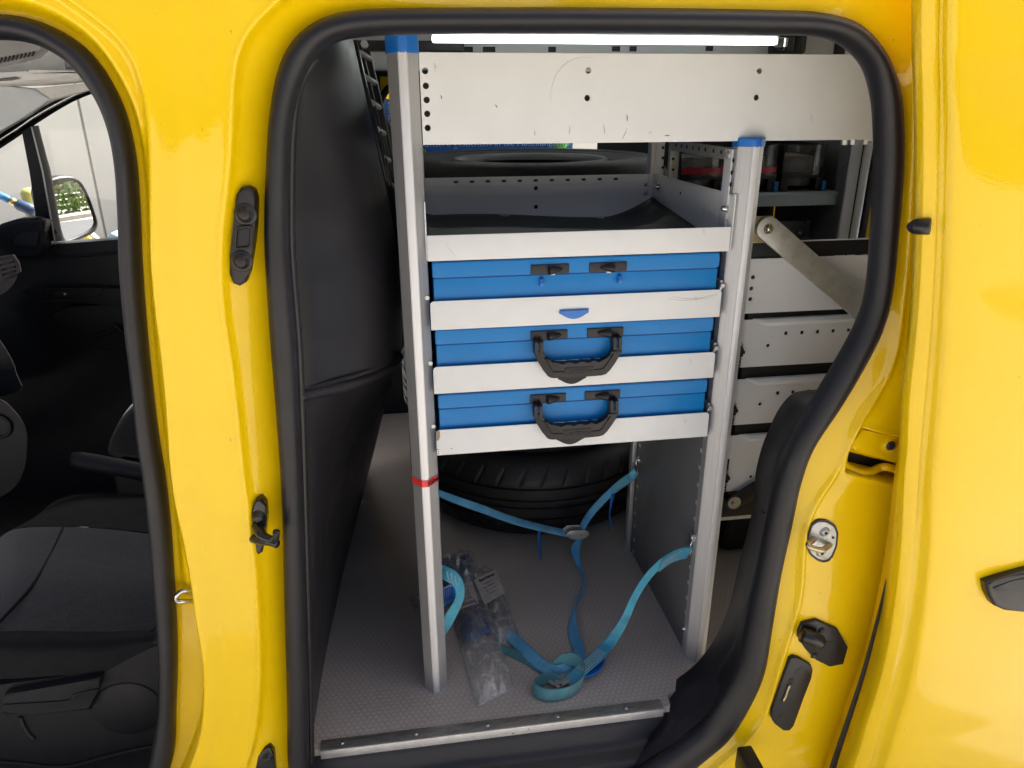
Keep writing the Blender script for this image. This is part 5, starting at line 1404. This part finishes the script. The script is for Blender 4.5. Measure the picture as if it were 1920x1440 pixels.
def bag_piece(name, q, t, u0, u1, v0, v1, h, th, mat, bev=.001):
    return prism(name, [bagpt(q, u, v, h) for u, v in ((u0, v0), (u1, v0), (u1, v1), (u0, v1))], (0, 0, th), mat, t, bev)
for v0, v1 in ((.05, .25), (.50, .66)):
    bp = bag_piece("blue_divider", q, t, .12, .86, v0, v1, .003, .012, 'bluedark')
    bag_piece("divider_rim", q, t, .10, .88, v1 - .02, v1 + .004, .012, .006, 'bluecap')
lb = bag_piece("paper_label", q, t, .05, .66, .35, .52, .0375, .0005, 'paper', 0)
c, e = bagpt(q, .34, .50, .0388), bagpt(q, .6, .50, .0388)
text("lettering", "Sortimo", c, -(e - c), np.cross((0, 0, 1), -(e - c)), .014, 'ink', lb, .0002)
for k in range(4):
    c, e = bagpt(q, .36, .38 + .028 * k, .0388), bagpt(q, .6, .38 + .028 * k, .0388)
    text("fine_print", ("Artikel 60 04", "SR-BOX 12", "Stck 10 VE", "Best.-Nr. 84")[k], c, -(e - c), np.cross((0, 0, 1), -(e - c)), .0055, 'ink', lb, .0001)
# jagged torn film along the mouth of the bag
rr = np.random.default_rng(5)
pts = [bagpt(q, .02, .78, .034), bagpt(q, .10, .84, .034)] + [bagpt(q, .12 + .09 * k, .865 + .012 * rr.uniform(-1, 1) - .03 * (k / 8), .032 + .003 * rr.uniform(-1, 1)) for k in range(9)] + [bagpt(q, .92, .76, .036), bagpt(q, .9, .66, .034)]
tube("torn_edge", cr(pts, 4), .0013, 'film', t, 6)
t, q = film_bag([(874, 1086), (924, 1064), (972, 1190), (932, 1222)], .030, "smaller clear film bag with a crumpled white label, beside the long film bag", 8, 26, 12)
lb = bag_piece("paper_label", q, t, .08, .92, .22, .58, .0320, .0006, 'paper', 0)
c, e = bagpt(q, .52, .27, .0333), bagpt(q, .8, .27, .0333)
text("lettering", "Sortimo", c, e - c, np.cross((0, 0, 1), e - c), .0125, 'ink', lb, .0002, 'CENTER', 0, .0003)
for k in range(4):
    c, e = bagpt(q, .5, .34 + .05 * k, .0333), bagpt(q, .8, .34 + .05 * k, .0333)
    text("fine_print", ("Trennwand", "Art. 1000 01", "60 x 40 mm", "10 Stck")[k], c, e - c, np.cross((0, 0, 1), e - c), .0055, 'ink', lb, .0001)
bag_piece("grey_insert", q, t, .2, .8, .6, .9, .003, .010, 'greypaint', .002)
t, q = film_bag([(768, 1122), (800, 1112), (822, 1150), (800, 1190)], .012, "small clear film bag corner sticking out left of the left post", 11, 14, 8)

# ================================================================== cab: seats, far door, dash
ST = thing("driver_seat", "black driver seat with woven cushion and plastic side lever", "seat", (-.65, 1.2, R_(-1.18)))
# cushion: sections front to back, outboard side towards the door opening
def cz_(x, y): return 0
def seat_surface(name, spec, mat, parent):
    rows = []
    for line in spec: rows.append(cr([U(px, py, Y) for px, py, Y in line], 6))
    rows = np.array(rows); R2 = np.array([cr(rows[:, j], 5) for j in range(rows.shape[1])])
    return grid(name, R2, mat, parent, True)
# rows run from far edge of cushion towards the camera
cush = [
    [(-260, 1130, 1.62), (-120, 1050, 1.60), (-20, 1018, 1.56), (30, 992, 1.52), (120, 988, 1.47), (200, 992, 1.44), (282, 1001, 1.42), (360, 1010, 1.42)],
    [(-260, 1160, 1.45), (-120, 1090, 1.42), (-20, 1060, 1.40), (40, 1040, 1.38), (120, 1036, 1.36), (200, 1040, 1.34), (284, 1046, 1.32), (370, 1052, 1.32)],
    [(-260, 1200, 1.28), (-120, 1140, 1.26), (-20, 1112, 1.25), (40, 1098, 1.24), (120, 1095, 1.23), (200, 1098, 1.22), (288, 1104, 1.20), (380, 1110, 1.20)],
    [(-260, 1240, 1.14), (-120, 1200, 1.13), (-20, 1186, 1.12), (40, 1182, 1.11), (120, 1183, 1.105), (200, 1184, 1.10), (294, 1182, 1.095), (390, 1180, 1.095)],
]
seat_surface("cushion", cush, 'weave', ST)
bol = [
    [(-260, 1243, 1.137), (-120, 1200, 1.127), (-20, 1186, 1.117), (40, 1183, 1.107), (120, 1184, 1.10), (200, 1184, 1.097), (294, 1181, 1.092), (390, 1180, 1.092)],
    [(-260, 1262, 1.075), (-120, 1218, 1.07), (-20, 1204, 1.06), (40, 1203, 1.055), (120, 1202, 1.05), (200, 1200, 1.048), (294, 1192, 1.045), (390, 1190, 1.045)],
    [(-260, 1292, 1.05), (-120, 1250, 1.045), (-20, 1234, 1.04), (40, 1233, 1.035), (120, 1230, 1.03), (200, 1226, 1.028), (294, 1205, 1.03), (390, 1200, 1.03)],
    [(-260, 1340, 1.05), (-120, 1295, 1.045), (-20, 1276, 1.04), (40, 1272, 1.035), (120, 1266, 1.03), (200, 1258, 1.03), (294, 1235, 1.035), (390, 1230, 1.035)],
]
seat_surface("side_bolster", bol, 'cabfabric', ST)
far = [
    [(60, 985, 1.75), (95, 945, 1.72), (140, 928, 1.70), (200, 926, 1.68), (290, 926, 1.66), (380, 926, 1.66)],
    [(20, 1000, 1.64), (80, 962, 1.62), (140, 948, 1.60), (200, 948, 1.58), (290, 950, 1.56), (380, 952, 1.56)],
    [(-20, 1016, 1.565), (35, 990, 1.525), (120, 986, 1.475), (200, 990, 1.445), (290, 1000, 1.425), (380, 1008, 1.42)],
]
seat_surface("far_bolster", far, 'cabfabric', ST)
tube("cushion_seam", cr([U(x, y, Y - .004) for x, y, Y in ((118, 990, 1.47), (95, 1040, 1.365), (60, 1098, 1.235), (5, 1160, 1.14), (-20, 1190, 1.11))], 6), .003, 'cabfabric', ST, 8)
# plastic side shield, recliner cover, lever
sh = [U(x, y, 1.03) for x, y in ((-260, 1350), (-100, 1300), (0, 1284), (120, 1268), (200, 1256), (258, 1236), (280, 1208), (300, 1190), (400, 1180), (400, 1560), (-260, 1560))]
prism("side_shield", sh, (0, .05, 0), 'cabplastic', ST, .008, 4)
c = U(240, 1330, 1.028)
bm = bmesh.new(); bm_cyl(bm, c + (0, .006, 0), (0, -1, 0), .060, .0065, 40, .056, .002); from_bm("recliner_cover", bm, 'cabplastic', ST, 50)
lv = [U(x, y, 1.015) for x, y in ((6, 1306), (14, 1302), (60, 1294), (140, 1280), (190, 1271), (186, 1290), (170, 1332), (60, 1340), (8, 1342), (0, 1334))]
o = prism("height_lever", lv, (0, .022, 0), 'cabplastic', ST, .005, 3)
tube("lever_crease", cr([U(x, y, 1.0143) for x, y in ((8, 1322), (70, 1318), (128, 1314), (142, 1302), (186, 1292))], 4), .002, 'cabplastic', o, 6)
tube("shield_groove", cr([U(x, y, 1.0285) for x, y in ((38, 1344), (44, 1360), (54, 1376), (64, 1386))], 4), .0035, 'dark', ST, 8)
tube("shield_edge", cr([U(x, y, 1.029) for x, y in ((-40, 1425), (40, 1432), (120, 1438), (200, 1418), (270, 1402), (320, 1396))], 4), .004, 'cabplastic', ST, 8)
# passenger seat edge beyond
PS = thing("passenger_seat", "dark passenger seat back edge beyond the handbrake", "seat", (-.75, 1.95, R_(-1.18)))
rows = []
for (x, y) in ((300, 700), (262, 742), (234, 774), (214, 808), (204, 834), (206, 852), (235, 860), (300, 872)):
    rows.append([U(x, y, 2.05), U(x + 8, y - 4, 1.98), U(x + 40, y, 1.92), U(x + 140, y, 1.90)])
R2 = np.array([cr(np.array(rows)[:, j], 5) for j in range(4)])
grid("cushion", R2, 'weave', PS, True)
bm = bmesh.new(); a = U(204, 852, 2.0); bm_box(bm, a[0] + .02, -.40, 1.93, 2.25, R_(-1.18), a[2] - .01, .03, 3); from_bm("seat_base", bm, 'dark', PS)
# handbrake and console (parts of the van)
hb = [U(x, y, Y) for x, y, Y in ((138, 866, 1.74), (142, 860, 1.74), (150, 863, 1.735), (190, 870, 1.72), (240, 880, 1.70), (300, 892, 1.68), (380, 908, 1.66))]
tube("handbrake_lever", cr(hb, 4), np.interp(np.arange(25), [0, 2, 4, 8, 24], [.006, .014, .017, .021, .023]), 'cabplastic', VAN, 14)
co = [[U(x, y, 1.70) for x, y in ((-260, 740), (-60, 744), (0, 748), (28, 770), (48, 800), (52, 830), (46, 880), (20, 920), (-60, 950), (-260, 980))], [U(x - 30, y, 1.95) for x, y in ((-260, 738), (-60, 740), (0, 742), (28, 764), (48, 794), (52, 824), (46, 874), (20, 914), (-60, 944), (-260, 974))]]
rows = [cr(r, 4) for r in co]
CO = grid("centre_console", rows, 'cabplastic', VAN, True)
prism("console_face", list(rows[0]), (0, -.004, 0), 'cabplastic', CO, .001)
tube("shift_gaiter_ring", cr([U(x, y, 1.693) for x, y in ((-30, 776), (0, 780), (16, 790), (20, 804), (10, 818), (-30, 826))], 4), .004, 'cabplastic', CO, 8)
# dashboard end with air vent
da = [[U(x, y, Y) for x, y in ((-300, 440), (-60, 470), (0, 486), (22, 500), (30, 520), (14, 545), (-10, 560), (-40, 600), (0, 640), (30, 700), (10, 742), (-300, 760))] for Y in (1.85, 2.2)]
DB = grid("dashboard", [cr(r, 4) for r in da], 'cabplastic', VAN, True)
prism("dashboard_end", list(cr(da[0], 4)), (0, .004, 0), 'cabplastic', DB)
vt = [U(x, y, 1.846) for x, y in ((-30, 488), (0, 482), (24, 478), (34, 492), (38, 510), (28, 518), (6, 527), (-30, 536))]
o = prism("air_vent", vt, (0, .01, 0), 'cabplastic', DB, .003)
prism("vent_recess", [U(x, y, 1.8455) for x, y in ((-30, 496), (0, 490), (22, 486), (29, 500), (30, 509), (6, 519), (-30, 527))], (0, .002, 0), 'dark', o)
for a_, b_2 in (((0, 497), (26, 491)), ((2, 507), (29, 500)), ((4, 516), (29, 508))):
    tube("vent_vane", [U(*a_, 1.844), U(*b_2, 1.844)], .0022, 'smoothblack', o, 6)
# overhead lining, pillar trim
YD = 2.30
hl = [U(x, y, 2.0) for x, y in ((-300, 40), (40, 40), (300, 60), (300, 110), (178, 128), (110, 140), (60, 148), (0, 154), (-300, 165))]
prism("headliner", hl, (0, .30, 0), 'headliner', VAN, .02, 3)
vz = [U(x, y, 1.72) for x, y in ((-300, 60), (40, 66), (82, 82), (80, 96), (66, 108), (36, 116), (0, 122), (-300, 150))]
SV = prism("sun_visor", vz, (0, .03, 0), simple('grey_visor', (.27, .26, .25), .7), VAN, .01, 3)
for k in range(9):
    a = U(0 + 7.5 * k, 118 - 1.6 * k, 1.717); b = U(4 + 7.5 * k, 108 - 1.4 * k, 1.717); tube("visor_groove", [a, b], .0018, 'plastic', SV, 5)
o = prism("roof_console", [U(x, y, 1.9) for x, y in ((-300, 150), (0, 136), (50, 132), (56, 136), (150, 128), (172, 132), (176, 138), (60, 150), (0, 156), (-300, 170))], (0, .08, 0), 'headliner', VAN, .006)
prism("console_switch", [U(x, y, 1.895) for x, y in ((-10, 148), (28, 144), (38, 147), (20, 151), (-10, 153))], (0, .008, 0), 'greypaint', o, .002)
prism("mirror_pod", [U(x, y, 1.93) for x, y in ((117, 104), (168, 116), (172, 132), (140, 136), (121, 130))], (0, .04, 0), simple('grey_pod', (.22, .22, .22), .6), VAN, .008, 3)
ap = [U(x, y, YD - .05) for x, y in ((-300, 165), (0, 160), (62, 165), (96, 188), (70, 202), (40, 222), (0, 246), (-300, 440))]
prism("pillar_trim_panel", ap, (0, .03, 0), 'pillartrim', VAN, .006, 3)
ap = [U(x, y, YD - .053) for x, y in ((64, 165), (200, 152), (200, 160), (150, 172), (97, 188))]
prism("upper_trim_corner", ap, (0, .03, 0), 'headliner', VAN, .004)
# far (passenger) door
arc_o = [(-300, 420), (0, 246), (60, 208), (110, 180), (150, 163), (200, 152), (260, 146), (330, 143)]
arc_m = [(-300, 448), (0, 262), (60, 222), (110, 193), (150, 174), (200, 160), (260, 153), (330, 150)]
arc_i = [(-300, 470), (0, 279), (60, 238), (110, 206), (150, 185), (200, 168), (260, 160), (330, 157)]
ro = [cr([U(x, y, YD + d) for x, y in ln], 5) for ln, d in ((arc_o, -.03), (arc_m, -.01), (arc_m, .005), (arc_i, .0), (arc_i, .05))]
PD = grid("passenger_door", ro, 'glossblack', VAN, 40)
tube("weather_strip", cr([U(x, y, YD - .02) for x, y in arc_m], 5), .0035, 'chrome', PD, 6)
qp = [U(x, y, YD - .01) for x, y in ((40, 248), (58, 236), (80, 320), (105, 452), (66, 452), (66, 400), (58, 340))]
prism("quarter_bar", qp, (0, .05, 0), 'cabplastic', PD, .004)
tube("bar_edge", [U(x, y, YD - .012) for x, y in ((59, 238), (80, 322), (104, 458))], .002, 'silver', PD, 6)
dp = [U(x, y, YD) for x, y in ((-300, 560), (-60, 470), (20, 466), (100, 458), (225, 449), (330, 444), (330, 1000), (-300, 1100))]
prism("door_panel", dp, (0, .06, 0), 'cabplastic', PD, .006, 3)
# tweeter pod
pod = [U(x, y, YD - .06) for x, y in ((-60, 520), (-20, 436), (0, 420), (30, 411), (72, 408), (84, 416), (80, 440), (82, 474), (66, 484), (32, 487), (0, 482))]
o = prism("tweeter_pod", pod, (0, .058, 0), 'cabplastic', PD, .014, 4)
gr = [U(x, y, YD - .063) for x, y in ((20, 455), (26, 443), (38, 435), (68, 432), (72, 436), (70, 458), (66, 461), (24, 461))]
gl = prism("tweeter_grille", round_poly(gr, .006), (0, .006, 0), 'dark', o, .001)
tube("grille_rim", round_poly([p - np.array((0, .001, 0)) for p in gr], .006), .0014, 'cabplastic', o, 6, True)
# arm rest ledge with window switch
for nm, q in (("arm_rest", ((40, 548), (330, 536), (330, 590), (180, 570), (80, 566), (66, 556))),):
    o = prism(nm, [U(x, y, YD - .035) for x, y in q], (0, .034, 0), 'cabplastic', PD, .008, 3)
sw = [U(x, y, YD - .038) for x, y in ((66, 548), (74, 542), (190, 541), (188, 552), (182, 562), (78, 564), (68, 558))]
s2 = prism("switch_panel", sw, (0, .004, 0), 'cabplastic', PD, .001); tube("switch_outline", round_poly([p - np.array((0, .0005, 0)) for p in sw], .006), .0016, 'dark', PD, 6, True)
box_p = U(112, 551, YD - .0385); box("window_switch", box_p[0] - .012, box_p[0] + .012, YD - .043, YD - .0375, box_p[2] - .006, box_p[2] + .006, 'dark', PD, .002)
p = U(122, 551, YD - .044); cyl("switch_light", p, (0, -1, 0), .0035, .002, 'posterwhite', PD, 12)
pu = [U(x, y, YD - .02) for x, y in ((100, 590), (130, 574), (260, 566), (330, 570), (330, 660), (190, 656), (150, 630), (108, 606))]
o = prism("door_pocket", pu, (0, .021, 0), 'dark', PD, .006, 3)
tube("inner_door_handle", cr([U(x, y, YD - .03) for x, y in ((172, 634), (200, 624), (216, 612), (224, 618), (240, 628), (260, 632))], 4), .007, 'cabplastic', PD, 8)
tube("panel_crease", cr([U(x, y, YD - .003) for x, y in ((88, 470), (110, 480), (170, 478), (260, 470))], 5), .004, 'cabplastic', PD, 8)
# side glass
gls = [U(x, y, YD + .03) for x, y in ((-300, 470), (0, 272), (60, 232), (110, 200), (150, 180), (200, 164), (330, 153), (330, 446), (225, 449), (100, 458), (0, 468), (-300, 570))]
mesh("window_pane", gls, [range(len(gls))], 'glass', PD)
# outside mirror
YM = 2.52
Cm = U(148, 402, YM)
vdir = Cm - np.array((0, 0, CAM_Z)); vdir /= np.linalg.norm(vdir)
FX, FY = 24.0, 5.2
tgt = np.array((FX, FY, 0.0)) - Cm; tgt /= np.linalg.norm(tgt)
nm = tgt - vdir; nm /= np.linalg.norm(nm)
def on_mirror(px, py, d=0.0):
    dd = ray(px, py); o = np.array((0, 0, CAM_Z)); return o + dd * (((Cm + nm * d - o) @ nm) / (dd @ nm))
mo = [(82, 352), (88, 340), (104, 333), (122, 330), (140, 333), (154, 344), (166, 366), (176, 392), (183, 416), (181, 430), (170, 440), (146, 450), (128, 456), (112, 456), (104, 440), (92, 396)]
mg = [(98, 358), (102, 348), (116, 343), (130, 340), (142, 341), (150, 349), (160, 368), (168, 390), (174, 410), (174, 420), (168, 429), (150, 440), (128, 449), (121, 448), (114, 428), (104, 394)]
mo3 = cr([on_mirror(x, y, .004) for x, y in mo], 4, True); mg3 = cr([on_mirror(x, y, .0) for x, y in mg], 4, True)
mc = mo3.mean(0)
rows = [mg3, mg3 * .6 + mo3 * .4 + nm * .006, mo3, mo3 + (mo3 - mc) * .03 - nm * .012, mo3 + (mo3 - mc) * .02 - nm * .05, mc + (mo3 - mc) * .8 - nm * .085, mc + (mo3 - mc) * .3 - nm * .10]
MI = grid("wing_mirror", rows, 'smoothblack', PD, True, closed_u=True)
mesh("mirror_glass", mg3 + nm * .0008, [range(len(mg3))], 'mirror', MI)
prism("mirror_foot", [U(x, y, YM - .05) for x, y in ((80, 420), (104, 440), (122, 452), (110, 458), (84, 458))], (0, .08, 0), 'smoothblack', MI, .006)

# ================================================================== outside, seen through the cab and in the mirror
WLL = thing("rendered_wall", "white rendered wall standing behind the van", "wall", (-3.0, 8.0, 0))
YW = 8.0
p1, p2 = U(152, 190, YW), U(190, 430, YW)
xjoint = (p1[0] + p2[0]) / 2
edges = [xjoint - 9.6, xjoint - 6.4, xjoint - 3.2, xjoint, xjoint + 3.2, xjoint + 6.4]
for a, b in zip(edges[:-1], edges[1:]):
    box("wall_panel", a + .012, b - .012, YW, YW + .2, 0.0, 3.6, 'wall', WLL, .01)
box("joint_filler", edges[0] + .02, edges[-1] - .02, YW + .02, YW + .15, 0, 3.58, 'joint', WLL, 0)
yard = grid("shaded_asphalt_yard", [[(5.5, -6, .004), (23, -6, .004)], [(5.5, 14, .004), (19, 14, .004)]], simple('shade_dark_asphalt', (0.075, 0.077, 0.082), .9, var=.2, vscale=3), None, False); yard["kind"] = "structure"  # asphalt coloured darker to stand for the shadow lying on it
# garden hose lying over something yellow outside the quarter window
HS = thing("garden_hose", "blue hose with brass coupling seen through the quarter window", "hose", (-1.4, 3.2, 0))
YH = 3.0
tube("hose", cr([U(x, y, YH) for x, y in ((-120, 330), (-50, 352), (0, 367), (18, 375))], 5), .014, 'bluehose', HS, 10)
tube("coupling", [U(x, y, YH) for x, y in ((17, 375), (24, 378), (31, 381))], [.011, .015, .012], 'brass', HS, 12)
tube("grip", [U(x, y, YH) for x, y in ((31, 381), (36, 384), (55, 392), (66, 398))], [.016, .021, .023, .023], 'bluegrey', HS, 12)
BO = thing("yellow_bollard", "yellow bollard standing outside beyond the quarter window", "bollard", (U(58, 400, 3.05)[0], 3.05, 0))
pb = U(64, 404, 3.05); cyl("bollard_post", (pb[0], 3.05, 0), (0, 0, 1), .028, U(58, 352, 3.05)[2] , simple('dull_yellow', (.45, .42, .12), .5), BO, 20, None, .02)
pb = U(176, 446, 4.2)
HB = thing("hose_bracket", "yellow and grey bar on a stand outside below the wing mirror", "bar", (pb[0], 4.2, 0))
tube("grey_bar", [U(x, y, 4.2) for x, y in ((162, 436), (176, 446), (200, 470))] , .022, 'silver', HB, 10)
tube("yellow_bar", [U(x, y, 4.18) for x, y in ((158, 440), (172, 452), (190, 474))] , .014, 'posteryellow', HB, 10)
tube("stand_leg", [U(x, y, 4.19) for x, y in ((176, 447), (177, 560))] , .012, 'silver', HB, 8)
q_ = U(177, 560, 4.19); tube("stand_leg", [q_, (q_[0], 4.19, 0)], .012, 'silver', HB, 8)
cb = U(203, 447, 4.0); CN = thing("blue_sack", "pale blue folded sack standing outside the passenger window", "sack", (cb[0], 4.0, 0))
bm = bmesh.new(); bm_prism(bm, [(cb[0] - .11, 4.0, 0), (cb[0] + .12, 4.0, 0), (cb[0] + .07, 4.05, cb[2] - .02), (cb[0], 4.05, cb[2] + .02), (cb[0] - .06, 4.05, cb[2] - .04)], (0, .12, 0), .01); from_bm("sack_body", bm, simple('pale_blue_cloth', (.25, .42, .55), .7), CN)
# board fence with ivy that the wing mirror looks at
FN = thing("board_fence", "pale board fence overgrown with ivy, seen in the wing mirror", "fence", (FX, FY, 0))
FN["group"] = "boundary of the yard"
for k in range(9):
    box("board", FX, FX + .03, FY - 7, FY + 9, .22 + k * .16, .22 + k * .16 + .125, 'timber', FN, .006)
for y in np.arange(FY - 7, FY + 9.1, 1.15):
    box("fence_post", FX - .06, FX + .09, y - .05, y + .05, 0, 1.75, 'timber2', FN, .006)
kb = box("kerb", FX - 1.6, FX - .12, FY - 9, FY + 10, .004, .12, 'soil', None, .02); kb["kind"] = "structure"; kb.rotation_euler[2] = math.radians(-38); FN.rotation_euler[2] = math.radians(-38)
# ivy leaves
nl = 3600
cy = rng.normal(0, 1, (26, 3)) * np.array((.1, 2.6, .35)) + np.array((FX - .12, FY + .3, 1.65))
cy[16:, 2] = .25 + rng.uniform(0, .25, 10); cy[16:, 1] = FY + rng.uniform(-3, 4, 10)
ci = rng.integers(0, 26, nl)
pos = cy[ci] + rng.normal(0, 1, (nl, 3)) * np.array((.10, .38, .22))
pos[:, 2] = np.maximum(pos[:, 2], .14)
ax1 = rng.normal(0, 1, (nl, 3)); ax1 /= np.linalg.norm(ax1, axis=1)[:, None]; ax2 = np.cross(ax1, rng.normal(0, 1, (nl, 3))); ax2 /= np.linalg.norm(ax2, axis=1)[:, None]
s = rng.uniform(.03, .07, (nl, 1))
V = np.stack([pos - ax1 * s, pos + ax2 * s * .7, pos + ax1 * s, pos - ax2 * s * .7], 1).reshape(-1, 3)
Fq = np.arange(nl * 4).reshape(-1, 4)
iv = mesh("ivy", V, Fq, 'leaf', None, False)
tag(iv, "green ivy climbing over the board fence", "ivy"); iv["kind"] = "stuff"; iv.rotation_euler[2] = math.radians(-38)
